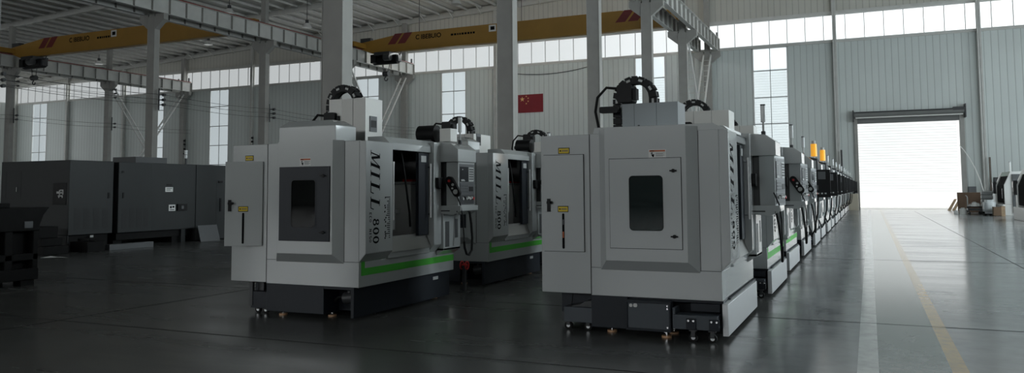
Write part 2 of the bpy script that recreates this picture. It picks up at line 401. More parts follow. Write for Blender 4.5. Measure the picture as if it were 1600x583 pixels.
# lattice bracing in the last bay of each line (X of double chords with rungs)
for ri, (rx, rn) in enumerate(RUN):
    ya, yb = FR[1] + .2, YW - .65; ym = (ya + yb) / 2; zm = 6.2
    b = MB()
    for (py, pz), (qy, qz) in (((ya, 12.2), (ym, zm)), ((yb, 12.2), (ym, zm)), ((ya, .4), (ym, zm)), ((yb, .4), (ym, zm))):
        for s in (-.28, .28): b.bar((rx + s, py, pz), (rx + s, qy, qz), .11, .11, 'white_st')
        L = math.hypot(qy - py, qz - pz); n = int(L / .55)
        for i in range(1, n):
            t = i / n; y = py + (qy - py) * t; z = pz + (qz - pz) * t
            b.bar((rx - .28, y, z), (rx + .28, y, z), .05, .05, 'steel_l', (0, 1, 0))
    struct(b.build('column_bracing', smooth=False), 'white lattice cross bracing between the last two columns of the %s line' % rn, 'bracing')
for i, x in enumerate(XC[1:]):
    if min(abs(x - r) for r, _ in RUN) < .1: continue
    struct(wall_post(x).build('column', smooth=False), 'slender pale post against the end wall, %s post from the right end' % ordw[i], 'column', 'posts along the end wall')
# rafters and purlins
for k in range(0, 13):
    y = FR[k] if k else YW - .2
    b = MB()
    for zz, hh in ((-.62, .03), (-.12, .03)):
        b.hexa([(XL, y - .13, roofz(XL) + zz), (XR, y - .13, roofz(XR) + zz), (XR, y + .13, roofz(XR) + zz), (XL, y + .13, roofz(XL) + zz),
                (XL, y - .13, roofz(XL) + zz + hh), (XR, y - .13, roofz(XR) + zz + hh), (XR, y + .13, roofz(XR) + zz + hh), (XL, y + .13, roofz(XL) + zz + hh)], 'steel_l')
    b.hexa([(XL, y - .012, roofz(XL) - .6), (XR, y - .012, roofz(XR) - .6), (XR, y + .012, roofz(XR) - .6), (XL, y + .012, roofz(XL) - .6),
            (XL, y - .012, roofz(XL) - .1), (XR, y - .012, roofz(XR) - .1), (XR, y + .012, roofz(XR) - .1), (XL, y + .012, roofz(XL) - .1)], 'steel_l')
    struct(b.build('roof_beam', smooth=False), 'pale sloping roof beam across the hall, %s counting from the end wall' % ordw[k], 'roof beam', 'roof beams')
x = XL + .8; pm = None; npur = 0
while x < XR - .5:
    z = roofz(x)
    if pm is None:
        b = MB(); b.box(-.01, .01, YB, YW - .02, -.24, -.015, 'steel_l'); b.box(-.08, .01, YB, YW - .02, -.035, -.015, 'steel_l'); b.box(-.01, .07, YB, YW - .02, -.245, -.225, 'steel_l')
        pm = b.build('purlin', smooth=False); o = pm
    else:
        o = pm.copy(); COL.objects.link(o)
    o.location = (x, 0, z); struct(o, 'pale roof purlin running the length of the hall', 'purlin', 'roof purlins'); npur += 1
    # short fly brace at the end wall beam
    x += 1.45
fb = None
x = XL + .8; i = 0
while x < -5:
    z = roofz(x)
    if fb is None:
        b = MB(); b.tube([(0, YW - 1.75, -.2), (0, YW - 1.5, -.22), (0, YW - .62, -.62), (0, YW - .4, -.85)], .045, 'steel_l', 6); fb = b.build('fly_brace'); o = fb
    else: o = fb.copy(); COL.objects.link(o)
    o.location = (x + .05, 0, z); struct(o, 'short pale tube bracing a purlin to the end wall roof beam', 'brace', 'purlin braces')
    x += 2.9

# ---- roller door opening
d = MB()
d.box(DOOR[0] - .22, DOOR[0], YW - .16, YW + .2, 0, 6.75, 'steel'); d.box(DOOR[1], DOOR[1] + .3, YW - .16, YW + .2, 0, 6.75, 'steel')
o = struct(d.build('door_1'), 'tall open roller door in the end wall, its shutter rolled up', 'door')
s = MB()
s.cyl((DOOR[0] - .2, YW - .32, 6.95), (DOOR[1] + .3, YW - .32, 6.95), .24, 'shutter', 18); s.box(DOOR[0], DOOR[1], YW - .12, YW - .06, 6.32, 6.9, 'shutter')
s.build('rolled_shutter', o)
s = MB(); s.box(DOOR[0] - .3, DOOR[0] - .22, YW - .6, YW, 6.5, 7.3, 'dark_st'); s.box(DOOR[1] + .32, DOOR[1] + .40, YW - .6, YW, 6.5, 7.45, 'dark_st')
s.box(DOOR[1] - .4, DOOR[1] + .32, YW - .55, YW - .1, 7.0, 7.25, 'dark_st'); s.build('end_plate', o)
s = MB(); s.cyl((DOOR[0] - .1, YW - .58, 6.72), (DOOR[1] + .2, YW - .58, 6.72), .05, 'white_st', 8); s.cyl((DOOR[0] - .1, YW - .5, 7.12), (DOOR[1] + .2, YW - .5, 7.12), .05, 'dark_st', 8); s.build('guide_tube', o)

# ---- outdoors
bx('ground', -160, 120, YW + .23, 400, -.25, -.05, 'outdoor')['kind'] = 'structure'
t = thing('building', 'white ribbed industrial building across the yard, seen through the roller door', 'building', (0, 80, 0))
bx('facade', -26, 7.2, 0, 18, 1.05, 13.2, 'facade', t); bx('plinth', -26.05, 12, -.05, 18, -.05, 1.05, 'plinth', t)
bx('corner_trim', 7.2, 12, -.02, 18, 1.05, 13.2, 'plinth', t)

# ---- floor paint
def mark(name, x0, x1, y0, y1, m, z=.002, label=None):
    o = MB().box(x0, x1, y0, y1, 0.0005, z, m).build(name, smooth=False); struct(o, label, 'floor marking'); return o
mark('floor_marking', -.155, .02, -6, YW - .5, 'p_white', label='worn white line along the left side of the painted walkway')
mark('floor_marking', .60, .735, -6, YW - .5, 'p_yellow', label='worn yellow line along the right side of the painted walkway')
mark('floor_marking', .02, .60, -6, YW - .5, 'p_green', .0015, 'worn grey-green walkway strip between the white and yellow lines')
mark('floor_marking', -12.9, -12.75, -2, 50, 'p_faint', label='faint pale line on the dark floor before the grey enclosures')
# expansion joints
for i, (p, q) in enumerate((((-30, 6.9), (XR, 6.9)), ((-30, 10.4), (XR, 10.4)), ((-60, 19.5), (XR, 19.5)), ((-9.4, -6), (-9.4, 50)), ((2.7, 2), (2.7, 60)))):
    b = MB(); x0, y0 = p; x1, y1 = q
    b.box(min(x0, x1) - .006, max(x0, x1) + .006, min(y0, y1) - .006, max(y0, y1) + .006, .0005, .003, 'seam')
    struct(b.build('floor_joint', smooth=False), None)

# ------------------------------------------------------------------ lettering (flat painted strokes on the enclosure)
def stroke_text(spec, org, right, up, cap, m, b, shear=.28, normal=(1, 0, 0), lift=.002, xs=1.):
    """spec: list of (list of stroke rectangles [(x0,y0),(x1,y1),w], advance); letter space: cap height 1"""
    O, R, U, N = Vector(org), Vector(right), Vector(up), Vector(normal)
    x = 0
    def P(u, v): return O + R * (((x + u) * xs + v * shear) * cap) + U * (v * cap) + N * lift
    for strokes, adv in spec:
        for st in strokes:
            if len(st) == 3:
                (ax, ay), (cx, cy), w = st
                dx, dy = cx - ax, cy - ay; l = math.hypot(dx, dy) or 1; nx, ny = -dy / l * w / 2, dx / l * w / 2
                b.add([P(ax - nx, ay - ny), P(cx - nx, cy - ny), P(cx + nx, cy + ny), P(ax + nx, ay + ny)], [(0, 1, 2, 3)], m)
            else:
                ex, ey, rx, ry, w = st; n = 20
                for i in range(n):
                    q = []
                    for a in (2 * PI * i / n, 2 * PI * (i + 1) / n):
                        q.append([P(ex + (rx + d) * math.cos(a), ey + (ry + d * .7) * math.sin(a)) for d in (-w / 2, w / 2)])
                    b.add([q[0][0], q[0][1], q[1][1], q[1][0]], [(0, 1, 2, 3)], m)
        x += adv
    return b
def G(ch):
    if ch == 'M': return ([((.12, 0), (.12, 1), .09), ((.18, 1), (.46, .08), .17), ((.46, .08), (.86, 1), .07), ((.90, 0), (.90, 1), .2), ((-.06, .03), (.30, .03), .06), ((.72, .03), (1.08, .03), .06), ((-.06, .97), (.24, .97), .06), ((.84, .97), (1.08, .97), .06)], 1.30)
    if ch == 'I': return ([((.22, 0), (.22, 1), .22), ((0, .03), (.44, .03), .06), ((0, .97), (.44, .97), .06)], .74)
    if ch == 'L': return ([((.22, 0), (.22, 1), .22), ((0, .97), (.44, .97), .06), ((0, .03), (.78, .03), .07), ((.76, 0), (.80, .34), .07)], 1.08)
    if ch == '8': return ([(.32, .27, .24, .24, .17), (.32, .75, .20, .21, .16)], .82)
    if ch == '0': return ([(.32, .5, .25, .44, .19)], .82)
    if ch == 'E': return ([((.1, 0), (.1, 1), .2), ((0, .07), (.6, .07), .15), ((0, .5), (.5, .5), .14), ((0, .93), (.6, .93), .15)], .85)
    if ch == 'C': return ([((.1, .1), (.1, .9), .2), ((.1, .08), (.6, .08), .16), ((.1, .92), (.6, .92), .16)], .85)
    if ch == 'O': return ([(.35, .5, .26, .42, .17)], .95)
    if ch == 'N': return ([((.1, 0), (.1, 1), .18), ((.6, 0), (.6, 1), .18), ((.1, .95), (.6, .05), .18)], .95)
    if ch == 'S': return ([((.1, .92), (.6, .92), .15), ((.1, .5), (.6, .5), .15), ((.1, .08), (.6, .08), .15), ((.1, .5), (.1, .95), .18), ((.6, .05), (.6, .5), .18)], .9)
    return ([], .45)
def machine_text(root, xf, small=True):
    R, U, N = (0, 0, -1), (0, 1, 0), (1, 0, 0)
    b = MB()
    stroke_text([G(c) for c in 'MILL'], (xf, .10, 2.11), R, U, .205, 'ink', b, .2, xs=.90)
    stroke_text([G(c) for c in '800'], (xf, .155, 1.255), R, U, .135, 'ink', b, .0)
    stroke_text([G(c) for c in 'ECO'], (xf, .075, 1.335), R, U, .05, 'ink', b, .0)
    stroke_text([G(c) for c in 'NISO'], (xf, .075, 1.13), R, U, .05, 'ink', b, .0)
    b.build('lettering', root, smooth=False)
    # tall fine-print emblem: rows of short bars and dots
    b = MB(); rr = random.Random(3)
    z = 1.53
    i = 0
    while z > 1.0:
        w = .10 if i % 9 == 0 else rr.choice((.05, .065, .03, .075))
        b.add([(xf + .002, .545 - w, z), (xf + .002, .545, z), (xf + .002, .545, z - .011), (xf + .002, .545 - w, z - .011)], [(0, 1, 2, 3)], 'ink')
        if rr.random() < .55:
            y = .405 + rr.random() * .03
            b.add([(xf + .002, y, z), (xf + .002, y + .028, z), (xf + .002, y + .022, z - .02), (xf + .002, y - .004, z - .02)], [(0, 1, 2, 3)], 'ink')
        z -= .026; i += 1
    b.build('fine_print', root, smooth=False)

def warning_label(b, x0, x1, z0, z1, y, kind):
    """sticker facing -Y"""
    if kind == 'w':
        b.box(x0, x1, y - .002, y, z0, z1, 'white'); h = z1 - z0; w = x1 - x0
        b.box(x0 + .05 * w, x1 - .05 * w, y - .003, y - .002, z0 + .74 * h, z1 - .07 * h, 'orange_s')
        b.box(x0 + .14 * w, x0 + .24 * w, y - .003, y - .002, z0 + .5 * h, z0 + .64 * h, 'ink'); b.prism([(x0 + .14 * w, z0 + .45 * h), (x0 + .32 * w, z0 + .42 * h), (x0 + .30 * w, z0 + .1 * h), (x0 + .24 * w, z0 + .08 * h)], 'Y', y - .003, y - .002, 'ink')
        for k in range(4): b.box(x0 + .42 * w, x1 - .08 * w - (k % 2) * .1 * w, y - .003, y - .002, z0 + (.54 - .12 * k) * h, z0 + (.58 - .12 * k) * h, 'keyd')
        b.box(x0 + .1 * w, x0 + .32 * w, y - .0035, y - .003, z0 + .79 * h, z0 + .88 * h, 'ink')
    else:
        b.box(x0, x1, y - .002, y, z0, z1, 'ink'); w = x1 - x0; h = z1 - z0
        b.box(x0 + .05 * w, x1 - .05 * w, y - .003, y - .002, z0 + .1 * h, z1 - .1 * h, 'yellow')
        b.box(x0 + .14 * w, x0 + .26 * w, y - .0035, y - .003, z0 + .38 * h, z0 + .62 * h, 'ink')
        for k in range(5): b.box(x0 + (.34 + .11 * k) * w, x0 + (.41 + .11 * k) * w, y - .0035, y - .003, z0 + .36 * h, z0 + .64 * h, 'keyd')

def round_rect(x0, x1, z0, z1, r, n=5):
    p = []
    for cx, cz, a in ((x1 - r, z1 - r, 0), (x0 + r, z1 - r, PI / 2), (x0 + r, z0 + r, PI), (x1 - r, z0 + r, 1.5 * PI)):
        p += [(cx + r * math.cos(a + PI / 2 * i / n), cz + r * math.sin(a + PI / 2 * i / n)) for i in range(n + 1)]
    return p

def cable_chain(root, xa, xb, y, zl, ztop, zr, w=.10, d=.13):
    """drag chain: up on the left, half circle over, down on the right, in the X-Z plane"""
    r = (xb - xa) / 2; cx = (xa + xb) / 2; cz = ztop - r - w / 2
    pts = []
    z = zl
    while z < cz: pts.append((xa, z)); z += .085
    pts += arc(cx, cz, r, PI, 0, 9)
    z = cz - .085
    while z > zr: pts.append((xb, z)); z -= .085
    b = MB()
    for i in range(len(pts) - 1):
        p, q = Vector((pts[i][0], y, pts[i][1])), Vector((pts[i + 1][0], y, pts[i + 1][1])); dd = (q - p)
        s = dd.normalized().cross(Vector((0, 1, 0))) * w / 2; e = dd * .06
        k = [p + e - s, q - e - s, q - e + s, p + e + s]
        for off, hh in ((-d / 2, .018), (d / 2, .018)):
            b.hexa([v + Vector((0, off - hh / 2, 0)) for v in k] + [v + Vector((0, off + hh / 2, 0)) for v in k], 'black')
        s2 = s * .55; kk = [p + dd * .2 - s2, q - dd * .2 - s2, q - dd * .2 + s2, p + dd * .2 + s2]
        b.hexa([v + Vector((0, -d / 2 + .01, 0)) for v in k] + [v + Vector((0, d / 2 - .01, 0)) for v in [p + e - s * .8, q - e - s * .8, q - e + s * .8, p + e + s * .8]], 'rubber')
        if i % 2 == 1 and i > 3:
            m4 = [p + dd * .18 - s * .28, q - dd * .18 - s * .28, q - dd * .18 + s * .28, p + dd * .18 + s * .28]
            b.hexa([v + Vector((0, -d / 2 - .013, 0)) for v in m4] + [v + Vector((0, -d / 2 - .008, 0)) for v in m4], 'keys')
    return b.build('cable_chain', root, smooth=False)

def caster(root, x, y, name='caster', parent=None):
    b = MB(); b.cyl((x, y - .018, .045), (x, y + .018, .045), .045, 'rubber', 16); b.cyl((x, y - .021, .045), (x, y + .021, .045), .022, 'silver', 12)
    b.box(x - .02, x + .02, y - .03, y - .022, .05, .12, 'dark_st'); b.box(x - .02, x + .02, y + .022, y + .03, .05, .12, 'dark_st'); b.box(x - .04, x + .04, y - .04, y + .04, .115, .125, 'dark_st')
    return b.build(name, parent or root)
def foot(root, x, y, zt=.1):
    b = MB(); b.cyl((x, y, 0), (x, y, .02), .055, 'copper', 16); b.cyl((x, y, .02), (x, y, zt), .014, 'chrome', 10); b.cyl((x, y, .05), (x, y, .062), .026, 'chrome', 6)
    return b.build('leveling_foot', root)

# ------------------------------------------------------------------ vertical machining centre
# local frame: x = 0 is the skirt's aisle face (+x towards the aisle), y = 0 its near side wall, z up
def machining_center(kind, name, label, loc, tower=(-1.34, -.64, .95, 1.37, 2.67), door_open=0., hood=True, text=True, stripe=True, chain=True, control='box', amber=False, wheel=True):
    r = thing(name, label, 'machining centre', loc)
    c = 'mlight' if kind == 'L' else 'mgrey'
    # --- base
    b = MB(); bb = -.07 if kind == 'L' else .06
    by1 = 2.45
    b.box(-1.95, bb - .03, .35, by1, .06, .40, 'navy')
    b.box(-1.47, -.545 if kind == 'L' else -1.04, .02, .35, .05, .41, 'navy')
    if kind == 'L':
        b.box(bb - .05, bb, .0, by1, .03, .41, 'navy'); b.box(-.545, bb - .05, .02, .10, .37, .41, 'navy')
    else:
        b.box(-1.04, .0, .06, .35, .37, .41, 'navy')
    b.build('base', r, .006)
    if kind != 'L':
        bx('side_plate', .0, bb, -.03, 2.3, .05, .385, 'silver', r, .004)
    else:
        MB().box(bb, bb + .003, 1.95, 2.10, .30, .345, 'keys').build('rating_plate', r)
    for fx, fy in ((-1.25, .10), (-.58, .25), (-1.8, 2.2), (-.2, 2.2)): foot(r, fx, fy)
    # --- near side: chip conveyor motor or coolant tanks
    if kind == 'L':
        b = MB(); b.cyl((-.36, .22, .24), (-.20, .22, .26), .075, 'dark_st', 18); b.cyl((-.20, .22, .26), (-.14, .22, .27), .06, 'black', 18)
        b.tube([(-.50, .2, .20), (-.44, .2, .25), (-.36, .22, .25)], .022, 'rubber'); b.cyl((-.28, .22, .3), (-.28, .22, .35), .04, 'dark_st', 12)
        b.build('conveyor_motor', r)
        b = MB(); b.box(-1.76, -1.48, .05, 1.0, .07, .29, 'navy'); b.box(-1.78, -1.72, .04, .08, .1, .41, 'dark_st'); b.box(-1.70, -1.60, .12, .3, .29, .42, 'dark_st'); b.build('coolant_tank', r, .005)
        caster(r, -1.68, .12); caster(r, -1.55, .12)
    else:
        b = MB(); b.box(-1.04, -.54, -.06, .06, .06, .385, 'navyp'); b.box(-1.04, -.54, -.075, -.06, .06, .085, 'navy'); b.box(-1.04, -.54, -.075, -.06, .36, .385, 'navy'); b.box(-1.04, -1.02, -.075, -.06, .085, .36, 'navy'); b.box(-.56, -.54, -.075, -.06, .085, .36, 'navy')
        o = b.build('tank_panel', r, .003)
        b = MB(); b.prism(round_rect(-1.0, -.965, .31, .345, .012), 'Y', -.066, -.06, 'white'); b.prism(round_rect(-.955, -.91, .31, .35, .015), 'Y', -.066, -.06, 'white')
        for z in (.34, .31, .11): b.cyl((-.575, -.062, z), (-.575, -.08, z), .009, 'chrome', 8)
        b.build('latch', o)
        foot(r, -.60, -.02)
        # wheeled coolant tank under the aisle end
        b = MB(); b.box(-.50, -.03, -.16, .05, .12, .27, 'navyp'); b.box(-.50, -.47, -.16, .05, .27, .34, 'navyp'); b.box(-.34, -.03, .0, .05, .29, .375, 'navy')
        for cx in (-.30, -.06):
            b.box(cx - .055, cx + .05, -.175, -.16, .12, .24, 'navy')
            for dx in (-.03, .025): b.cyl((cx + dx, -.175, .215), (cx + dx, -.19, .215), .014, 'chrome', 8)
        o = b.build('coolant_tank', r, .004); caster(r, -.28, -.17, parent=o); caster(r, -.08, -.17, parent=o)
        b = MB(); b.box(-1.80, -1.46, .02, .9, .09, .26, 'navyp'); b.box(-1.84, -1.80, .05, .3, .10, .2, 'dark_st'); b.prism([(-1.75, .26), (-1.47, .26), (-1.47, .34), (-1.55, .33), (-1.62, .29)], 'Y', .05, .5, 'dark_st')
        o = b.build('chip_tray', r, .004); caster(r, -1.76, .07, parent=o); caster(r, -1.52, .07, parent=o)
        MB().tube([(-1.70, .06, .42), (-1.71, .06, .34), (-1.72, .06, .27)], .006, 'rubber', 6).build('hose', r)
    # --- skirt (tray)
    b = MB(); b.box(-1.455, 0, 0, 2.45, .41, .72, c)
    b.box(-.02, -.002, .0, 2.45, .405, .41, 'dark_st'); b.build('skirt', r, .006)
    # --- enclosure walls round the work area
    b = MB(); xf = .10
    wx0, wx1, wz0, wz1 = -.975, -.578, 1.14, 1.76
    for q in ((-1.455, wx0, .72, 2.24), (wx1, 0, .72, 2.24), (wx0, wx1, .72, wz0), (wx0, wx1, wz1, 2.24)): b.box(q[0], q[1], 0, .05, q[2], q[3], c)   # near side sheet round the window
    b.prism([(0, .72), (xf, .83), (xf, 2.235), (0, 2.235)], 'Y', 0, .61, c)       # corner panel with the lettering
    b.box(-.05, .0, .05, .61, .72, 2.235, c)
    b.box(-1.455, .0, 2.40, 2.45, .72, 2.24, c)
    b.box(-1.455, -1.40, .05, 2.40, .72, 2.24, c)
    b.prism([(0, .72), (xf, .83), (xf, 2.30), (0, 2.30)], 'Y', 1.69, 1.90, c)     # post right of the door
    b.box(-.05, 0, 1.69, 2.40, .72, 2.24, c)
    b.box(-.06, .05, .61, 1.69, 2.15, 2.24, c)                                    # lintel
    b.box(-.06, .03, .61, 1.69, .72, .80, c)
    b.prism([(0, 2.235), (.05, 2.24), (-.05, 2.33), (-.3, 2.33), (-.3, 2.235)], 'Y', .61, 1.92, c)
    b.box(-1.455, -.05, .05, .40, 2.19, 2.24, c)
    b.box(-1.455, -.05, 1.5, 2.40, 2.19, 2.24, c)
    b.build('enclosure', r, .006)
    MB().box(-.223, -.217, -.0025, 0, .72, 2.235, 'seam').box(-1.458, -1.452, -.0025, 0, .42, 2.235, 'seam').box(-1.455, 0, -.002, 0, .72, .7235, 'seam').build('panel_seam', r, smooth=False)
    # raised side panel with chamfers
    zt = 2.25 if kind == 'L' else 2.285
    xo, xi = (-1.29, -1.20) if kind == 'L' else (-1.34, -1.245)
    ob = [(xo, 0, .70), (-.225, 0, .70), (-.225, 0, zt), (xo, 0, zt)]
    ib = [(xi, -.10, .815), (-.335, -.10, .815), (-.335, -.10, zt), (xi, -.10, zt)]
    wx0, wx1, wz0, wz1 = -.975, -.578, 1.14, 1.76
    wb = [(wx0, -.10, wz0), (wx1, -.10, wz0), (wx1, -.10, wz1), (wx0, -.10, wz1)]
    wi = [(p[0], .07, p[2]) for p in wb]
    fs = []
    for i in range(4):
        j = (i + 1) % 4
        fs += [(i, j, 4 + j, 4 + i), (4 + i, 4 + j, 8 + j, 8 + i), (8 + i, 8 + j, 12 + j, 12 + i)]
    sp = MB().add(ob + ib + wb + wi, fs, c).build('side_panel', r, smooth=False)
    # hatch in it
    hx0, hx1, hz0, hz1 = (-1.165, -.37, .98, 1.915) if kind == 'L' else (-1.19, -.39, .955, 1.94)
    wx0, wx1, wz0, wz1 = -.975, -.578, 1.14, 1.76
    hm = 'navy' if kind == 'L' else c
    b = MB(); yh = -.10
    b.box(hx0 - .006, hx1 + .006, yh - .003, yh, hz0 - .006, hz1 + .006, 'seam')
    for q in ((hx0, hx1, hz0, wz0), (hx0, hx1, wz1, hz1), (hx0, wx0, wz0, wz1), (wx1, hx1, wz0, wz1)):
        b.box(q[0], q[1], yh - .012, yh - .003, q[2], q[3], hm)
    h = b.build('side_hatch', r, smooth=False)
    b = MB(); ro = round_rect(wx0 - .006, wx1 + .006, wz0 - .006, wz1 + .006, .012); ri = round_rect(wx0 + .008, wx1 - .008, wz0 + .008, wz1 - .008, .045); n_ = len(ro)
    b.add([(x, yh - .016, z) for x, z in ro] + [(x, yh - .016, z) for x, z in ri], [(i, (i + 1) % n_, n_ + (i + 1) % n_, n_ + i) for i in range(n_)], hm)
    ri2 = round_rect(wx0 + .013, wx1 - .013, wz0 + .013, wz1 - .013, .04)
    b.add([(x, yh - .0165, z) for x, z in ri] + [(x, yh - .0165, z) for x, z in ri2], [(i, (i + 1) % n_, n_ + (i + 1) % n_, n_ + i) for i in range(n_)], 'seam')
    b.prism(ri, 'Y', yh - .012, yh - .006, 'hglass_l' if kind == 'L' else 'hglass')
    b.build('hatch_window', h)
    b = MB()
    for kz in (1.80, 1.09): b.cyl((-.47, yh - .012, kz), (-.47, yh - .03, kz), .02, 'black', 14); b.box(-.508, -.432, yh - .036, yh - .026, kz - .008, kz + .008, 'black')
    b.build('hatch_knob', h)
    b = MB()
    if kind == 'L': warning_label(b, -.845, -.67, 1.93, 2.03, -.10, 'w')
    else: warning_label(b, -.742, -.548, 1.945, 2.035, -.10, 'w')
    b.build('warning_label', r, smooth=False)
    # --- electrical cabinet on the far side from the aisle
    cab = MB().box(-2.06, -1.46, 0, 1.25, .42, 2.235, c).build('electrical_cabinet', r, .006)
    hxg = -1.53
    dr = MB(); w = .49
    dr.box(-w, 0, -.022, -.003, .895, 2.005, c)
    if not door_open: dr.box(-w - .006, .006, -.003, -.001, .889, 2.011, 'seam')
    do = dr.build('cabinet_door', cab, .003); do.location = (hxg, 0, 0); do.rotation_euler = (0, 0, door_open)
    b = MB(); b.box(-.445, -.405, -.034, -.022, 1.35, 1.50, 'black'); b.box(-.445, -.385, -.05, -.034, 1.44, 1.47, 'black'); b.cyl((-.39, -.05, 1.455), (-.39, -.022, 1.455), .016, 'black', 10)
    o = b.build('door_handle', cab); o.location = do.location; o.rotation_euler = do.rotation_euler
    b = MB(); b.prism(round_rect(-.262, -.235, .925, 1.33, .012), 'Y', -.026, -.022, 'ink')
    if kind != 'L':
        b.box(-.256, -.241, -.03, -.026, 1.20, 1.26, 'keyd'); b.box(-.256, -.241, -.03, -.026, 1.05, 1.12, 'orange_s')
    o = b.build('main_switch_slot', cab); o.location = do.location; o.rotation_euler = do.rotation_euler
    b = MB(); warning_label(b, -.315, -.185, 1.345, 1.415, -.022, 'y'); o = b.build('caution_label', cab, smooth=False); o.location = do.location; o.rotation_euler = do.rotation_euler
    b = MB(); warning_label(b, -1.84, -1.70, 2.02, 2.09, -.001, 'y'); b.build('caution_label', cab, smooth=False)
    if door_open:
        bx('cabinet_inside', -2.0, -1.54, -.003, -.001, .91, 1.99, 'inside', cab)
    # --- stripe on the skirt
    if stripe:
        b = MB(); b.box(0, .003, .05, 2.45, .55, .64, 'green'); b.box(0, .003, .05, .125, .64, .72, 'green')
        b.add([(.003, .05, .723), (.003, .125, .723), (.068, .125, .798), (.068, .05, .798)], [(0, 1, 2, 3)], 'green')
        b.build('stripe', r, smooth=False)
    # --- doorway: apron, interior, doors
    b = MB(); b.prism([(.02, .80), (.055, .80), (-.03, 1.0), (-.05, 1.0)], 'Y', .61, 1.685, 'cover_st'); b.build('apron', r)
    lin = 'inside' if kind == 'L' else 'lining'
    b = MB(); b.box(-1.40, -1.385, .05, 2.4, .8, 2.2, lin); 
    for q in ((-1.38, -.06, .8, 1.14), (-1.38, -.06, 1.76, 2.2), (-1.38, -.975, 1.14, 1.76), (-.578, -.06, 1.14, 1.76)): b.box(q[0], q[1], .06, .075, q[2], q[3], lin)
    b.box(-1.38, -.06, 2.38, 2.395, .8, 2.2, lin); b.box(-1.38, -.06, .07, 2.38, .78, .8, 'inside')
    b.build('work_area_lining', r, smooth=False)
    if kind != 'L':
        b = MB()
        for k in range(5): b.box(-1.36, -.10, .50 + .04 * k, .56 + .04 * k, .80, 1.42 + .02 * k, 'navy')
        b.build('way_cover', r)
    b = MB(); b.box(-.95, -.30, .72, 1.30, 1.06, 1.28, 'table'); b.box(-.90, -.35, .6, 1.5, 1.28, 1.34, 'table')
    for k in range(4): b.box(-.88 + .14 * k, -.845 + .14 * k, .6, 1.5, 1.34, 1.343, 'dark_st')
    b.box(-.80, -.45, .8, 1.2, .8, 1.06, 'dark_st'); b.build('work_table', r, .004)
    b = MB(); b.box(-.95, -.32, 1.74, 2.36, .84, 1.70, 'lwhite'); b.box(-.97, -.30, 1.72, 2.37, 1.70, 1.74, 'table'); b.build('guide_cover', r, .01)
    MB().box(-.5, -.34, 1.8, 2.1, 1.74, 1.765, 'red').box(-.62, -.5, 2.0, 2.2, 1.74, 1.78, 'red').build('oil_line', r)
    b = MB(); b.box(-.92, -.62, .85, 1.35, 1.55, 2.20, 'dgrey'); b.cyl((-.82, 1.1, 1.62), (-.82, 1.1, 1.50), .10, 'stainless', 18); b.cyl((-.82, 1.1, 1.50), (-.82, 1.1, 1.42), .05, 'chrome', 14); b.build('spindle_head', r, .006)
    MB().tube([(-.16, 1.22, 2.15), (-.14, 1.24, 2.0), (-.12, 1.26, 1.8), (-.12, 1.33, 1.5), (-.12, 1.38, 1.3), (-.12, 1.40, 1.1)], .014, 'rubber').build('coolant_hose', r)
    for y0, y1, hy in ((.64, .72, .66), (1.40, 1.67, 1.63)):
        b = MB(); b.box(-.03, .02, y0, y1, .98, 2.14, 'navy'); d_ = b.build('sliding_door', r, .004)
        b = MB(); b.cyl((.075, hy, 1.22), (.075, hy, 1.99), .014, 'bar', 10)
        for z in (1.27, 1.94): b.cyl((.02, hy, z), (.075, hy, z), .009, 'chrome', 8)
        b.build('door_handle', d_)
        if y1 > 1: MB().box(.02, .024, y0 + .06, y0 + .2, 2.01, 2.10, 'keys').build('door_sticker', d_)
    # pouch on the post
    MB().prism([(1.73, 1.79), (1.87, 1.79), (1.87, 1.66), (1.84, 1.63), (1.76, 1.63), (1.73, 1.66)], 'X', xf, xf + .055, 'black').build('document_pouch', r, .004)
    # --- control station at the far end of the front
    bx('control_column', 0, .12, 1.93, 2.45, .73, 1.30, c, r, .004)
    MB().prism([(0, .66), (.12, .735), (.12, .76), (0, .76)], 'Y', 1.93, 2.45, c).build('column_skirt', r)
    b = MB(); b.box(.12, .123, 1.98, 2.10, .78, 1.15, 'inside'); b.box(.12, .123, 2.28, 2.37, .9, 1.18, 'inside'); b.build('vent_slot', r, smooth=False)
    b = MB(); b.prism([(0, 1.28), (.30, 1.25), (.42, 1.31), (.42, 1.385), (0, 1.385)], 'Y', 1.90, 2.46, c); b.build('shelf', r, .005)
    b = MB(); b.box(.36, .365, 1.885, 1.90, 1.29, 1.31, 'ink'); b.cyl((.10, 1.898, 1.31), (.24, 1.898, 1.31), .008, 'dark_st'); b.build('shelf_handle', r)
    hood_poly = [(0, 2.02), (.39, 2.02), (.39, 2.20), (.27, 2.29), (.0, 2.315), (-.3, 2.32), (-.3, 2.02)]
    MB().prism(hood_poly, 'Y', 1.88, 2.46, c).build('control_hood', r, .006)
    if control == 'box':
        cp = bx('control_box', .17, .365, 1.93, 2.45, 1.38, 2.02, c, r, .004)
        bx('recess', 0, .17, 2.0, 2.45, 1.38, 2.02, 'inside', r)
        b = MB(); b.box(.365, .37, 1.96, 2.43, 1.395, 1.99, 'dgrey'); b.box(.37, .377, 1.98, 2.22, 1.73, 1.95, 'screen'); b.box(.377, .378, 2.0, 2.10, 1.755, 1.765, 'keys'); b.box(.377, .378, 2.0, 2.12, 1.74, 1.75, 'keys'); b.box(.377, .378, 2.03, 2.06, 1.905, 1.915, 'keys'); b.build('screen', cp)
        b = MB(); b.prism(round_rect(2.24, 2.40, 1.735, 1.945, .02), 'X', .37, .377, 'keys')
        for i in range(5):
            for j in range(4): b.box(.377, .38, 2.255 + .035 * j, 2.28 + .035 * j, 1.76 + .036 * i, 1.782 + .036 * i, 'keyd')
        b.build('keypad', cp)
        b = MB(); b.box(.37, .375, 1.98, 2.41, 1.56, 1.71, 'keyd'); b.box(.375, .379, 2.25, 2.38, 1.59, 1.66, 'black')
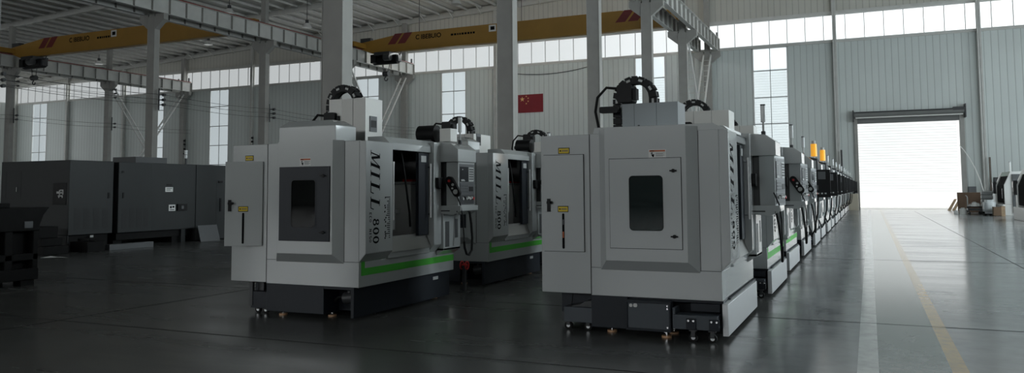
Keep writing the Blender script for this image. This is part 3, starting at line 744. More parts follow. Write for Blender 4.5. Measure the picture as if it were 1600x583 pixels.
        for i in range(3):
            for j in range(7): b.box(.375, .378, 2.0 + .034 * j, 2.024 + .034 * j, 1.58 + .04 * i, 1.60 + .04 * i, 'dgrey')
        b.box(.37, .375, 1.98, 2.41, 1.41, 1.54, 'dark_st')
        for j, mm in enumerate(('keys', 'black', 'keys', 'white', 'white', 'keys', 'red')):
            b.cyl((.375, 2.04 + .055 * j, 1.485 + .012 * (j % 2)), (.397, 2.04 + .055 * j, 1.485 + .012 * (j % 2)), .02, mm, 10)
        b.build('button_panel', cp)
        if kind != 'L':       # the aisle machines' box is swung a little towards the near end
            a_ = -.14; px, py = .365, 1.93; cp.rotation_euler = (0, 0, a_)
            cp.location = (px - (px * math.cos(a_) - py * math.sin(a_)), py - (px * math.sin(a_) + py * math.cos(a_)), 0)
        # hand wheel pendant hung on the near face of the control box
        b = MB(); c0 = Vector((.30, 1.90, 1.66)); dx = Vector((.55, 0, -.83)); sx = Vector((.83, 0, .55))
        k = []
        for sgn, a0, a1 in ((1, 0, PI), (-1, PI, 2 * PI)):
            for i in range(7):
                a = a0 + (a1 - a0) * i / 6; ctr = c0 - dx * (.11 * sgn) if sgn > 0 else c0 + dx * .11
                k.append(ctr + sx * (.058 * math.cos(a)) - dx * (.058 * math.sin(a)))
        n = len(k)
        b.add([p + Vector((0, .025, 0)) for p in k] + [p - Vector((0, .025, 0)) for p in k], [list(range(n)), list(range(n, 2 * n))] + [(i, (i + 1) % n, n + (i + 1) % n, n + i) for i in range(n)], 'black')
        for t, rr_, mm in ((.09, .036, 'keys'), (-.02, .02, 'keys'), (-.10, .02, 'red'), (.02, .014, 'white')):
            p = c0 + dx * t + sx * (.02 if t == -.02 else -.015 if t == .02 else 0); b.cyl(p - Vector((0, .025, 0)), p - Vector((0, .036, 0)), rr_, mm, 12)
        if wheel: b.build('hand_wheel_pendant', r)
        pts = [(.35, 1.90, 1.55), (.41, 1.91, 1.40), (.43, 1.95, 1.2), (.43, 1.98, .95), (.42, 2.02, .78), (.41, 2.10, .68), (.40, 2.2, .66), (.39, 2.30, .72), (.38, 2.34, .9), (.36, 2.35, 1.1), (.33, 2.36, 1.27)]
        sm = []
        for i in range(len(pts) - 1):
            for t in (0, .5): sm.append(Vector(pts[i]).lerp(Vector(pts[i + 1]), t))
        b = MB(); b.tube(sm[:8], .009, 'rubber'); b.tube(sm[7:] + [pts[-1]], .018, 'rubber'); b.build('pendant_cable', r)
    else:
        bx('recess', 0, .10, 1.93, 2.45, 1.38, 2.02, c, r)
        cp = MB().box(-.36, .28, -.06, .06, -.34, .32, 'black').build('swing_panel', r, .01); cp.location = (.36, .62, 1.72); cp.rotation_euler = (0, 0, .22)
        b = MB(); b.box(-.24, -.02, -.066, -.06, .06, .27, 'screen'); b.box(.0, .17, -.066, -.06, .09, .27, 'keyd'); b.box(-.22, .0, -.066, -.06, -.16, -.05, 'keyd')
        for k in range(4): b.box(-.1 + .08 * k, -.06 + .08 * k, -.068, -.06, -.26, -.23, 'keys')
        o = b.build('screen', r); o.location = cp.location; o.rotation_euler = cp.rotation_euler
        b = MB(); b.tube([(.36, .66, 2.05), (.36, .66, 2.28), (.0, .95, 2.36), (-.3, 1.1, 2.34)], .03, 'dark_st'); b.build('swing_arm', r)
        b = MB(); b.tube([(.36, .62, 1.38), (.34, .6, 1.0), (.26, .62, .6), (.2, .7, .5), (.12, .8, .7)], .02, 'rubber'); b.build('pendant_cable', r)
        bx('signal_box', .02, .32, 2.2, 2.4, 2.28, 2.33, 'dark_st', r)
    # signal light
    b = MB(); b.cyl((.20, 2.30, 2.29), (.20, 2.30, 2.36), .03, 'dark_st', 12); b.cyl((.20, 2.30, 2.36), (.20, 2.30, 2.48), .014, 'keys', 10); s = b.build('signal_light', r)
    if amber: MB().cyl((.20, 2.30, 2.42), (.20, 2.30, 2.74), .075, 'amber', 16).cyl((.20, 2.30, 2.74), (.20, 2.30, 2.82), .05, 'keys', 14).build('lamp_lens', s)
    else: MB().cyl((.20, 2.30, 2.48), (.20, 2.30, 2.70), .032, 'clear_lamp', 14).cyl((.20, 2.30, 2.70), (.20, 2.30, 2.72), .034, 'keyd', 14).build('lamp_lens', s)
    if not wheel: MB().box(-1.1, -.3, .40, .46, 2.10, 2.14, 'work_lamp').build('work_light', r)
    # --- roof
    if hood:
        b = MB(); b.box(-1.29, -.38, .02, .46, 2.235, 2.45, c); b.frus((-1.29, -.38, .02, .46), (-1.22, -.52, .12, .40), 2.45, 2.53, c); b.build('top_hood', r, .006)
    else:
        b = MB(); b.frus((-1.42, .08, .01, .40), (-1.40, -.06, .01, .40), 2.235, 2.31, c); b.frus((-.12, .08, .40, 2.2), (-.20, -.06, .40, 2.1), 2.235, 2.31, c)
        b.box(-1.42, -1.36, .40, 2.1, 2.235, 2.31, c); b.box(-1.36, -.16, 1.6, 2.1, 2.235, 2.31, c); b.cyl((-.9, .1, 2.31), (-.9, .1, 2.33), .012, 'dark_st'); b.build('top_cover', r, .005)
    x0, x1, y0, y1, zt2 = tower
    cm = 'mtop' if kind == 'L' or tower[4] > 2.8 else 'tgrey'
    b = MB(); b.box(x0, x1, y0, y1, 2.24, zt2, cm)
    if kind == 'L':
        b.box(x0 + .22, x1 - .002, y0 - .002, y0, 2.28, zt2 - .003, 'cover_st'); b.box((x0 + .2 + x1) / 2, (x0 + .2 + x1) / 2 + .006, y0 - .004, y0 - .002, 2.28, zt2, 'seam')
    else:
        for t in (.22, .62): b.box(x0 + (x1 - x0) * t, x0 + (x1 - x0) * t + .004, y0 - .002, y0, 2.31, zt2, 'seam')
    tw = b.build('column_cover', r, .006)
    if kind == 'L':
        b = MB(); b.box(x1, x1 + .012, y0 + .10, y0 + .27, 2.44, 2.66, 'keyd'); b.box(x1 + .012, x1 + .016, y0 + .12, y0 + .25, 2.50, 2.60, 'black'); b.build('terminal_box', tw)
    if chain:
        cable_chain(r, x0 - .11, x0 + .36, (y0 + y1) / 2, 2.26, zt2 + .37 if zt2 < 2.8 else zt2 + .23, zt2 - .1)
        b = MB(); zz = zt2 + .02 if zt2 < 2.8 else 2.5
        b.prism(round_rect(x0 - .05, x0 + .14, zz, zz + .22, .03), 'Y', y0 - .06, y0 + .2, 'black'); b.box(x0 + .14, x0 + .19, y0 - .03, y0 + .1, zz + .03, zz + .17, 'black'); b.prism(round_rect(x0 - .30, x0 - .06, zz - .12, zz - .04, .02), 'Y', y0, y0 + .08, 'black')
        b.tube([(x0 - .05, y0, zz + .18), (x0 - .2, y0, zz + .2), (x0 - .32, y0, zz + .08), (x0 - .35, y0, zz - .1), (x0 - .31, y0, zz - .3), (x0 - .28, y0, 2.25)], .018, 'rubber')
        b.build('spindle_motor', r)
    b = MB(); b.cyl((-.35, 2.05, 2.45), (-.05, 2.05, 2.45), .13, 'black', 18); b.box(.02, .2, 2.0, 2.2, 2.33, 2.52, 'mtop'); b.box(-.30, -.1, 1.95, 2.15, 2.24, 2.36, 'dark_st')
    if kind == 'L': b.build('magazine_motor', r)
    if text: machine_text(r, xf)
    return r

# ------------------------------------------------------------------ machines of the middle row (light grey) and of the aisle row
GL, GR = 'light grey machines in the middle row', 'grey machines along the aisle'
m = machining_center('L', 'machining_center', 'light grey machining centre marked MILL 800, nearest of the middle row, cabinet door ajar', (-5.80, 8.24, 0), tower=(-1.20, -.58, .96, 1.38, 2.91), door_open=math.radians(27), stripe=True)
tag(m, group=GL)
m = machining_center('L', 'machining_center', 'light grey machining centre marked MILL 800, second in the middle row, right behind the nearest', (-5.86, 12.02, 0), tower=(-1.36, -.76, .98, 1.68, 2.65)); tag(m, group=GL)
c3 = copy_tree(m); c3.location = (-5.86, 15.85, 0); c3['label'] = 'light grey machining centre third in the middle row, mostly hidden, black cable chain showing'
m = machining_center('R', 'machining_center', 'large grey machining centre on coolant tank casters, nearest of the row along the aisle', (-1.46, 8.65, 0), hood=False, stripe=False, text=True, wheel=False); tag(m, group=GR)
m = machining_center('R', 'machining_center', 'grey machining centre with green stripe and cream top cover, second in the aisle row', (-1.42, 12.36, 0), tower=(-1.39, -.65, .94, 1.5, 2.90), hood=False); tag(m, group=GR)
c3 = copy_tree(m); c3.location = (-1.48, 15.9, 0); c3['label'] = 'grey machining centre with clear lamp, third in the aisle row, before the black panels begin'
mf = machining_center('R', 'machining_center', 'grey machining centre with large black swing panel and amber lamp, fourth in the aisle row', (-1.48, 19.55, 0), tower=(-1.39, -.65, .94, 1.5, 2.5), hood=False, stripe=False, text=False, chain=False, control='swing', amber=True); tag(mf, group=GR)
for i in range(5, 16):
    o = copy_tree(mf); o.location = (-1.47 + .02 * (i % 2), 19.55 + 3.62 * (i - 4), 0)
    if i == 5: o['label'] = 'grey machining centre with the farther amber lamp, fifth in the aisle row'
    else:
        o['label'] = 'grey machining centre with black swing panel, %s in the aisle row counting from the nearest' % ordw[i - 1] if i < 15 else 'grey machining centre at the far end of the aisle row, beside the roller door'
        for ch in o.children:
            if ch.name.startswith('signal_light'):
                for q in ch.children:
                    q.data = bpy.data.meshes['lamp_lens']

# ------------------------------------------------------------------ dark grey turning machines on the left
def louver(b, x, y0, y1, z0, z1, m='seam'):
    z = z0
    while z < z1: b.box(x, x + .004, y0, y1, z, z + .018, m); z += .036
XLa = -20.4
t = thing('enclosed_lathe', 'dark grey enclosed machine with black panel on its end face, nearest of the left-hand pair', 'lathe', (XLa, 15.15, 0))
b = MB(); b.box(-2.95, 0, 0, 1.42, .43, 2.54, 'lathe'); b.box(-2.95, -.02, 0, .04, .02, .43, 'lathe'); b.build('enclosure', t, .012)
b = MB(); b.box(-2.9, -.12, .08, 1.36, 0, .43, 'cast'); b.build('base', t)
bx('display_panel', -.66, -.10, -.012, 0, 1.29, 1.90, 'black', t, .006)
b = MB(); y = -.014
b.box(-.50, -.40, y, y + .002, 1.60, 1.66, 'keys'); b.box(-.40, -.36, y, y + .002, 1.56, 1.70, 'keys'); b.box(-.36, -.22, y, y + .002, 1.68, 1.71, 'keys'); b.box(-.26, -.22, y, y + .002, 1.57, 1.68, 'keys'); b.box(-.44, -.24, y, y + .002, 1.52, 1.55, 'keys'); b.box(-.34, -.28, y, y + .002, 1.60, 1.65, 'keys'); b.box(-.42, -.38, y, y + .002, 1.48, 1.52, 'keys'); b.box(-.28, -.24, y, y + .002, 1.48, 1.52, 'keys')
b.build('emblem', t, smooth=False)
b = MB(); b.box(-2.72, -2.715, -.003, 0, 1.48, 2.24, 'seam'); b.box(-2.05, -2.045, -.003, 0, 1.48, 2.24, 'seam'); b.box(-2.72, -2.045, -.003, 0, 2.235, 2.24, 'seam'); b.box(-2.72, -2.045, -.003, 0, 1.48, 1.485, 'seam'); b.box(-2.22, -2.20, -.03, 0, 1.66, 1.80, 'chrome'); b.build('end_door', t)
b = MB()
for k in range(4): louver(b, 0, .17 + .30 * k, .36 + .30 * k, .60, 1.17)
b.build('louver', t, smooth=False)
MB().box(0, .02, 1.24, 1.30, 1.45, 1.62, 'black').build('latch', t)
MB().box(-.02, .004, .7, .8, .34, .40, 'keys').build('rating_plate', t)

t = thing('enclosed_lathe', 'long dark grey enclosed machine with white notice and black switch box, behind the nearer one', 'lathe', (XLa, 16.75, 0))
b = MB(); b.box(-2.95, -.0, 0, 1.20, .42, 2.53, 'lathe'); b.box(-2.95, -.03, 1.20, 3.0, .42, 2.53, 'lathe'); b.box(-2.95, -.01, 3.0, 6.2, .02, 2.53, 'lathe'); b.build('enclosure', t, .012)
b = MB(); b.box(-2.9, -.15, .08, 3.0, 0.2, .42, 'cast'); b.box(-2.9, -.3, .1, .4, 0, .2, 'cast'); b.box(-2.9, -.2, 2.2, 2.6, 0, .2, 'cast'); b.box(-.22, -.06, 2.45, 2.62, 0, .42, 'lathe'); b.build('base', t)
b = MB()
for k in range(4): louver(b, 0, .14 + .26 * k, .31 + .26 * k, .56, 1.13)
b.build('louver', t, smooth=False)
MB().box(0, .02, .14, .19, 1.45, 1.62, 'black').box(0, .02, .10, .17, 2.2, 2.27, 'black').build('latch', t)
b = MB(); b.box(-.03, -.024, 1.75, 2.05, 1.63, 1.78, 'white'); b.box(-.024, -.022, 1.79, 2.01, 1.73, 1.75, 'keyd'); b.box(-.024, -.022, 1.79, 1.95, 1.68, 1.70, 'keyd'); b.box(-.03, -.02, 1.8, 2.0, 1.83, 1.88, 'black'); b.build('notice', t)
b = MB(); b.box(-.03, -.024, 1.90, 2.16, 1.02, 1.22, 'white'); b.cyl((-.024, 1.98, 1.14), (-.022, 1.98, 1.14), .04, 'ink', 12); b.box(-.024, -.022, 2.04, 2.12, 1.12, 1.18, 'ink'); b.box(-.024, -.022, 1.94, 2.12, 1.05, 1.07, 'ink'); b.build('symbol_plate', t)
b = MB(); b.box(-.03, .03, 2.22, 2.60, 1.02, 1.24, 'black'); b.box(.03, .05, 2.34, 2.44, 1.08, 1.18, 'keyd'); b.build('switch_box', t)
b = MB(); b.box(-.012, -.006, 3.9, 3.91, .4, 2.0, 'seam'); b.box(-.012, .02, 4.05, 4.11, .95, 1.4, 'black'); b.box(-.012, .02, 3.98, 4.16, 1.93, 2.0, 'black'); b.build('rear_door', t)
bx('roof_unit', -1.2, -.2, .75, 1.95, 2.53, 2.72, 'dark_st', t)
b = MB(); b.cyl((-.5, 3.0, 2.53), (-.5, 3.0, 2.75), .03, 'dark_st', 10); b.cyl((-.5, 3.0, 2.75), (-.5, 3.0, 3.02), .05, 'clear_lamp', 12); b.cyl((-.5, 3.0, 2.86), (-.5, 3.0, 2.88), .055, 'dark_st', 12); b.build('signal_light', t)

# casting / unfinished machine bed in the left foreground
t = thing('machine_bed', 'black unfinished cast machine bed with square openings at the left edge', 'machine bed', (-13.45, 9.45, 0), PI / 2)
b = MB()
b.prism([(-2.2, 1.36), (.0, 1.36), (.18, 1.36), (.06, 1.22), (.0, 1.05), (0, .95), (-2.2, .95)], 'Y', 0, 1.1, 'cast')
b.box(-2.2, -.02, .18, 1.1, .1, .95, 'cast')
for x0, x1 in ((-.12, -.02), (-.62, -.48), (-1.2, -1.06), (-2.2, -2.0)): b.box(x0, x1, 0, .18, .12, .95, 'cast')
b.box(-2.2, -.02, 0, .18, .44, .56, 'cast'); b.box(-2.2, -.02, 0, .18, .10, .22, 'cast')
b.box(-2.2, -.02, -.03, 1.12, .10, .3, 'cast'); b.build('bed_casting', t, .015)
b = MB(); b.box(-2.2, -.42, .2, .9, 1.36, 1.44, 'cast'); b.box(-2.2, -.58, .3, .8, 1.44, 1.56, 'dark_st'); b.box(-.30, -.14, -.02, .0, 1.0, 1.12, 'dgrey'); b.build('saddle', t, .01)
for x in (-.2, -1.1, -2.0):
    for y in (.1, .95): bx('support_block', x - .12, x + .12, y - .1, y + .1, 0, .1, 'cast', t)
t = thing('cast_steps', 'black stepped casting on the floor between the machine bed and grey enclosure', 'casting', (-19.6, 13.9, 0))
b = MB(); b.box(-1.3, 0, 0, .7, 0, .22, 'cast'); b.box(-1.3, -.25, .1, .7, .22, .42, 'cast'); b.box(-1.3, -.45, .15, .7, .42, .72, 'cast'); b.build('stepped_body', t, .01)
t = thing('cast_block', 'squat black casting under the nearest grey enclosure', 'casting', (-19.75, 15.2, 0))
b = MB(); b.box(-.35, .35, -.2, .35, 0, .28, 'cast'); b.cyl((-.15, .05, .28), (-.15, .05, .36), .14, 'cast', 16); b.cyl((.18, .1, .28), (.18, .1, .33), .1, 'cast', 16); b.build('block_body', t, .01)
o = MB().box(-.12, .12, 0, 1.5, .0, .16, 'dgrey').build('steel_bar', bevel=.005); o.location = (-19.6, 15.75, 0); tag(o, 'grey square bar lying on the floor by the grey enclosures', 'bar')
o = MB().hexa([(0, -.42, 0), (.02, -.42, 0), (.02, .42, 0), (0, .42, 0), (-.16, -.42, .52), (-.14, -.42, .52), (-.14, .42, .52), (-.16, .42, .52)], 'dgrey').build('leaning_plate'); o.location = (-19.95, 19.95, 0); tag(o, 'grey sheet metal plate leaning against the farther grey enclosure', 'plate')
b = MB(); b.add([(0, 0, .004), (.3, .05, .01), (.34, .3, .004), (.05, .25, .03)], [(0, 1, 2, 3)], 'paper'); b.add([(.3, .1, .004), (.55, .05, .03), (.6, .32, .004), (.33, .3, .02)], [(0, 1, 2, 3)], 'paper')
b.add([(p[0], p[1], p[2] + .004) for p in [(0, 0, .004), (.3, .05, .01), (.34, .3, .004), (.05, .25, .03)]], [(0, 1, 2, 3)], 'paper')
o = b.build('paper_scrap'); o.location = (-18.9, 13.3, 0); tag(o, 'crumpled white paper scraps on the floor before the left grey enclosure', 'paper')

# ------------------------------------------------------------------ overhead cranes
def crane(label, xa, xb, y, stripe_x, text_x, hoist_x, plate_x, right_stripe=None):
    t = thing('overhead_crane', label, 'overhead crane', (0, y, 13.62))
    z0, z1 = -.42, 1.06
    poly = [(xa, .0), (xa + 1.2, z0), (xb - 1.2, z0), (xb, .0), (xb, .55), (xb - 4.2, z1), (xa + 4.2, z1), (xa, .55)]
    MB().prism(poly, 'Y', 0, .55, 'crane').build('main_girder', t, .02)
    b = MB()
    for x in (xa + .3, xb - .3):
        b.box(x - .2, x + .2, -1.6, 2.1, .02, .42, 'crane'); b.cyl((x - .05, -1.3, .1), (x + .05, -1.3, .1), .18, 'dark_st', 16); b.cyl((x - .05, 1.8, .1), (x + .05, 1.8, .1), .18, 'dark_st', 16)
    b.build('end_truck', t, .01)
    b = MB(); b.box(xa - .1, xa + .9, .1, .5, .55, .95, 'dark_st'); b.build('drive_motor', t)
    for sx in [stripe_x] + ([right_stripe] if right_stripe else []):
        for k in range(2): MB().prism([(sx + .95 * k, .2), (sx + .75 + .95 * k, .2), (sx + 1.45 + .95 * k, z1 - .0), (sx + .7 + .95 * k, z1 - .0)], 'Y', -.004, 0, 'crane_red').build('warning_stripe', t, smooth=False)
    cu = bpy.data.curves.new('crane_text', 'FONT'); cu.body = 'C IBEBUIO'; cu.size = .52; cu.offset = .012
    to = bpy.data.objects.new('tmp', cu); me = bpy.data.meshes.new_from_object(to); bpy.data.objects.remove(to)
    me.materials.clear(); me.materials.append(M['ink'])
    o = bpy.data.objects.new('lettering', me); COL.objects.link(o); o.parent = t; o.location = (text_x, -.006, .42); o.rotation_euler = (PI / 2, 0, 0)
    b = MB(); x = text_x + 3.3; rr = random.Random(2)
    while x < text_x + 5.4:
        w = .12 + .1 * rr.random(); b.box(x, x + w, -.005, 0, .44, .60, 'ink'); x += w + .07
    b.build('fine_print', t, smooth=False)
    b = MB(); xm = plate_x; b.box(xm, xm + .62, -.012, 0, .45, .98, 'white'); b.box(xm + .14, xm + .5, -.014, -.012, .58, .86, 'ink'); b.build('load_plate', t, smooth=False)
    # hoist trolley under the girder
    b = MB(); x = hoist_x
    b.box(x - .75, x + .75, -.45, .95, -.72, -.44, 'dark_st'); b.cyl((x - 1.15, .25, -1.02), (x + 1.15, .25, -1.02), .40, 'black', 18); b.cyl((x + .3, -.5, -.95), (x + .9, -.5, -.95), .28, 'dark_st', 14); b.box(x - 1.2, x - .7, -.3, .7, -1.3, -.6, 'black')
    b.box(x + 1.0, x + 1.35, .0, .5, -1.25, -.75, 'dark_st')
    for s in (-.35, .35): b.cyl((x + s, .25, -1.3), (x + s * .6, .25, -2.15), .03, 'dark_st', 6)
    b.cyl((x - .25, .25, -2.2), (x + .25, .25, -2.2), .22, 'dark_st', 14)
    hk = arc(x, -2.62, .16, PI / 2 + .4, 2 * PI + .2, 10)
    b.tube([(x, .25, -2.38)] + [(px, .25, pz) for px, pz in hk], .05, 'dark_st', 8)
    b.tube([(x + 1.2, .3, -.8), (x + 1.6, .3, -.2), (x + 1.75, .3, .1)], .04, 'dark_st', 6)
    b.build('hoist', t)
    return t
crane('yellow overhead crane girder beside the red flag bay, hoist at its left end', -39.0, -12.0, 55.5, -36.3, -33.6, -36.6, -26.9, -16.6)
crane('yellow overhead crane girder at the upper left, hoist at its left end', -67.1, -40.2, 44.0, -63.6, -59.8, -64.4, -54.9)
# third crane end just visible above the middle runway
# ------------------------------------------------------------------ flag
fl = thing('flag', 'red flag with five yellow stars hung flat on the end wall', 'flag', (-28.12, YW, 8.42))
bx('cloth', 0, 2.4, -.04, -.02, 0, 1.6, 'flag_r', fl)
def star(b, cx, cz, r, rot):
    p = []
    for i in range(10):
        a = rot + PI / 2 + i * PI / 5; q = r if i % 2 == 0 else r * .382
        p.append((cx + q * math.cos(a), cz + q * math.sin(a)))
    vs = [(cx, -.043, cz)] + [(x, -.043, z) for x, z in p]
    b.add(vs, [(0, i + 1, (i + 1) % 10 + 1) for i in range(10)], 'flag_y')
b = MB(); star(b, .42, 1.2, .24, 0)
b.build('large_star', fl, smooth=False)
for cx, cz, ro in ((.8, 1.44, .4), (.98, 1.26, .1), (.98, 1.0, -.2), (.8, .8, .4)):
    b = MB(); star(b, cx, cz, .085, ro); b.build('small_star', fl, smooth=False)
# ------------------------------------------------------------------ roof lamps
lp = None
for i, (x, y, lab) in enumerate(((-42.6, 52.9, 'white high bay lamp hanging above the middle runway, next to the wide column'), (-55.8, 55.1, 'white high bay lamp hanging above the yellow crane girder at upper left'),
                            (-91.3, 61.0, 'white high bay lamp hanging in the far left corner of the roof'), (-27.4, 51.0, 'white high bay lamp near the top edge, above the flag bay crane'), (-44.5, 46.0, 'white high bay lamp close under the roof above the middle runway'),
                            (-74.6, 58.4, 'white high bay lamp hanging between the left columns, before the end wall'),
                            (-34.5, 57.6, 'added fill lamp behind the flag bay crane girder, left of three'), (-25, 57.6, 'added fill lamp behind the flag bay crane girder, middle of three'), (-15.5, 57.6, 'added fill lamp behind the flag bay crane girder, right of three'))):  # last three fixtures added to carry the end wall fill lights
    if lp is None:
        lp = thing('ceiling_light', lab, 'lamp', (x, y, 15.5)); b = MB()
        b.cyl((0, 0, -.12), (0, 0, .22), .42, 'white_st', 20, .2); b.build('lamp_shade', lp)
        MB().cyl((0, 0, .22), (0, 0, .5), .14, 'dark_st', 12).build('ballast', lp)
        MB().cyl((0, 0, .5), (0, 0, 2.6), .025, 'dark_st', 6).build('drop_rod', lp)
        MB().cyl((0, 0, -.14), (0, 0, -.12), .38, 'clear_lamp', 20).build('diffuser', lp)
        o = lp
    else: o = copy_tree(lp)
    o.location = (x, y, 15.5 if y != 57.6 else 14.0); tag(o, lab, 'lamp', 'high bay lamps')
    for ch in o.children:
        if ch.name.startswith('drop_rod'):
            ch.scale = (1, 1, 1); L = roofz(x) - o.location.z - .5; ch.location = (0, 0, .5 - .5 * L / 2.1); ch.scale = (1, 1, L / 2.1)
# ------------------------------------------------------------------ conductor wires along the column lines
for rx, zs, nm in ((-38.6, (6.9, 7.2, 7.5), 'middle'), (-66.7, (8.0, 8.35, 10.9, 11.3, 11.7), 'left-hand')):
    t = thing('conductor_wires', 'thin dark conductor wires on insulators along the %s column line' % nm, 'wires', (rx, 0, 0))
    for z in zs:
        pts = []
        for k in range(5, -1, -1):
            y = FR[k]
            pts.append((0, y - .3, z))
            if k: pts += [(0, y + 2.5, z - .10), (0, y + 4.8, z - .14), (0, y + 7.2, z - .10)]
        MB().tube(pts, .013, 'wire', 5).build('wire', t)
    b = MB()
    for k in range(5, 0, -1):
        b.box(-.45, -.42, FR[k] - .05, FR[k] + .05, min(zs) - .3, min(zs) + 1.0, 'dark_st')
        for z in zs: b.cyl((-.45, FR[k], z), (.02, FR[k], z), .02, 'dark_st', 6); b.cyl((-.12, FR[k], z), (.06, FR[k], z), .09, 'dark_st', 10)
    b.build('insulator', t)
b = MB(); pts = [(-30 + 9.3 * i / 10, YW - .12, 12.25 - .55 * (1 - ((i - 5) / 5) ** 2) + .0) for i in range(11)]
o = b.tube(pts, .03, 'wire', 5).build('slack_cable'); tag(o, 'thin cable sagging across the end wall above the flag', 'cable')
for i, x in enumerate((-57.9, -67.3, -48.6)):
    b = MB(); b.box(0, .05, YW - .47, YW - .42, 5.6, 7.4, 'dark_st')
    for z in (5.8, 6.3, 6.8, 7.2): b.cyl((.02, YW - .62, z), (.02, YW - .44, z), .1, 'black', 10)
    o = b.build('insulator_rack'); o.location.x = x; tag(o, 'black insulator rack on the end wall post %s' % ('nearest the left runway' if i == 1 else 'between the two left runways' if i == 0 else 'behind the nearest machine'), 'insulator')

# ------------------------------------------------------------------ right-hand edge: white turning machines and goods by the roller door
def turning_center(label, loc, L, amber=False, green=True, first=True):
    """front faces the aisle (-X)"""
    t = thing('turning_center', label, 'lathe', loc, group='white lathes by the right edge')
    b = MB(); b.box(-.0, 1.9, 0, L, .0, .62, 'lwhite'); b.build('base', t, .02)
    b = MB(); b.prism([(.12, .62), (.12, 1.7), (.45, 2.45), (1.9, 2.45), (1.9, .62)], 'Y', .0, .10, 'lwhite'); b.prism([(.12, .62), (.12, 1.7), (.45, 2.45), (1.9, 2.45), (1.9, .62)], 'Y', L - .5, L, 'lwhite')
    b.box(.75, 1.9, .1, L - .5, .62, 2.45, 'lwhite'); b.prism([(.34, 2.2), (.45, 2.45), (.8, 2.45), (.8, 2.2)], 'Y', .1, L - .5, 'lgreen' if green else 'lwhite'); b.build('enclosure', t, .02)
    b = MB(); b.prism([(.14, .7), (.14, 1.65), (.36, 2.2), (.46, 2.2), (.24, 1.65), (.24, .7)], 'Y', .3, L - .7, 'matt'); d_ = b.build('sliding_door', t, .01)
    MB().cyl((.08, .5, .95), (.08, .5, 1.5), .02, 'chrome', 8).build('door_handle', d_)
    b = MB(); b.box(-.02, .16, L - .45, L - .1, 1.2, 1.9, 'dark_st'); b.box(-.03, -.02, L - .40, L - .15, 1.55, 1.85, 'screen')
    for k in range(3): b.cyl((-.02, L - .38 + .11 * k, 1.35), (-.05, L - .38 + .11 * k, 1.35), .035, 'keys', 10)
    b.build('control_panel', t)
    b = MB(); b.cyl((.9, L - .3, 2.45), (.9, L - .3, 3.05), .05, 'lwhite', 12); b.cyl((.9, L - .3, 3.05), (.9, L - .3, 3.1), .06, 'keys', 12); b.build('signal_light', t)
    bx('side_cover', .5, 1.88, -.12, 0, .15, 2.3, 'dgrey', t, .01)
    return t
turning_center('white lathe with curved black door, cut by the right edge of the picture', (6.42, 42.2, 0), 3.6, green=False)
turning_center('white lathe with green top trim, behind the white one at the right edge', (6.72, 51.6, 0), 3.6)
t = thing('green_cabinet', 'small white cabinet with green side beyond the wrapped bales', 'cabinet', (6.75, 57.5, 0))
bx('body', 0, .55, 0, .7, .35, 1.3, 'lwhite', t, .01); bx('side_cover', .55, .75, 0, .7, .3, 1.35, 'lgreen', t, .01); bx('plinth', .05, .7, .05, .65, 0, .35, 'dark_st', t)
def bale(label, loc, w, d, h, m, band=0, grp=None):
    t = thing('wrapped_bale', label, 'bale', loc)
    bm = bmesh.new(); bmesh.ops.create_cube(bm, size=1); bmesh.ops.bevel(bm, geom=bm.edges[:], offset=.16, segments=4, affect='EDGES')
    bmesh.ops.subdivide_edges(bm, edges=bm.edges[:], cuts=2, use_grid_fill=True)
    rr = random.Random(int(w * 100))
    for v in bm.verts:
        n = .02 * math.sin(9 * v.co.x + 7 * v.co.z) + .02 * math.sin(13 * v.co.y + 11 * v.co.z) + rr.uniform(-.008, .008)
        v.co = Vector((v.co.x * w * (1 + n), v.co.y * d * (1 + n), (v.co.z + .5) * h + .1))
    me = bpy.data.meshes.new('wrap'); bm.to_mesh(me); bm.free(); me.materials.append(M[m]); me.polygons.foreach_set('use_smooth', [True] * len(me.polygons))
    o = bpy.data.objects.new('plastic_wrap', me); COL.objects.link(o); o.parent = t
    b = MB()
    for x in (-.38, 0, .38): b.box(x * w - .05, x * w + .05, -d * .46, d * .46, 0, .07, 'cast')
    b.box(-w * .48, w * .48, -d * .48, d * .48, .07, .11, 'cast'); b.build('pallet', t)
    return t
bale('white plastic wrapped bale with rounded top on a low black pallet, nearest the aisle', (6.08, 51.6, 0), .58, .7, .78, 'wrap')
o = bx('pallet', 5.98, 6.58, 53.9, 54.5, 0, .16, 'cast'); tag(o, 'low black pallet under the grey wrapped sacks', 'pallet')
for k, w_ in enumerate(('bottom', 'second from the bottom', 'middle', 'second from the top', 'topmost')):
    o = MB().box(-.29, .29, -.3, .3, 0, .235, 'wrapg').build('sack', None, .05); o.location = (6.28, 54.2, .16 + .24 * k)
    tag(o, 'grey wrapped sack, %s of the stack behind the white bale' % w_, 'sack', 'stacked grey sacks')
o = MB().hexa([(5.12, 58.2, 0), (6.62, 58.2, 0), (6.62, 58.24, 0), (5.12, 58.24, 0), (5.12, 58.42, 1.26), (6.62, 58.42, 1.26), (6.62, 58.46, 1.26), (5.12, 58.46, 1.26)], 'board').build('brown_board')
tag(o, 'large brown board standing on edge by the right side of the roller door', 'board')
o = MB().box(-.02, .35, 0, .03, 0, 1.26, 'board').build('brown_board'); o.location = (5.14, 58.05, 0); tag(o, 'narrow brown board standing just in front of the large one', 'board')
for i, (x0, lab) in enumerate(((4.85, 'left of the two timber planks leaning beside the roller door jamb'), (5.12, 'right of the two timber planks leaning beside the roller door jamb'))):
    b = MB(); b.hexa([(x0, 62.3, 0), (x0 + .2, 62.3, 0), (x0 + .2, 62.45, 0), (x0, 62.45, 0), (x0 + .5, 63.0, .78), (x0 + .66, 63.0, .78), (x0 + .66, 63.12, .78), (x0 + .5, 63.12, .78)], 'pallet')
    o = b.build('plank'); tag(o, lab, 'plank', 'leaning planks')
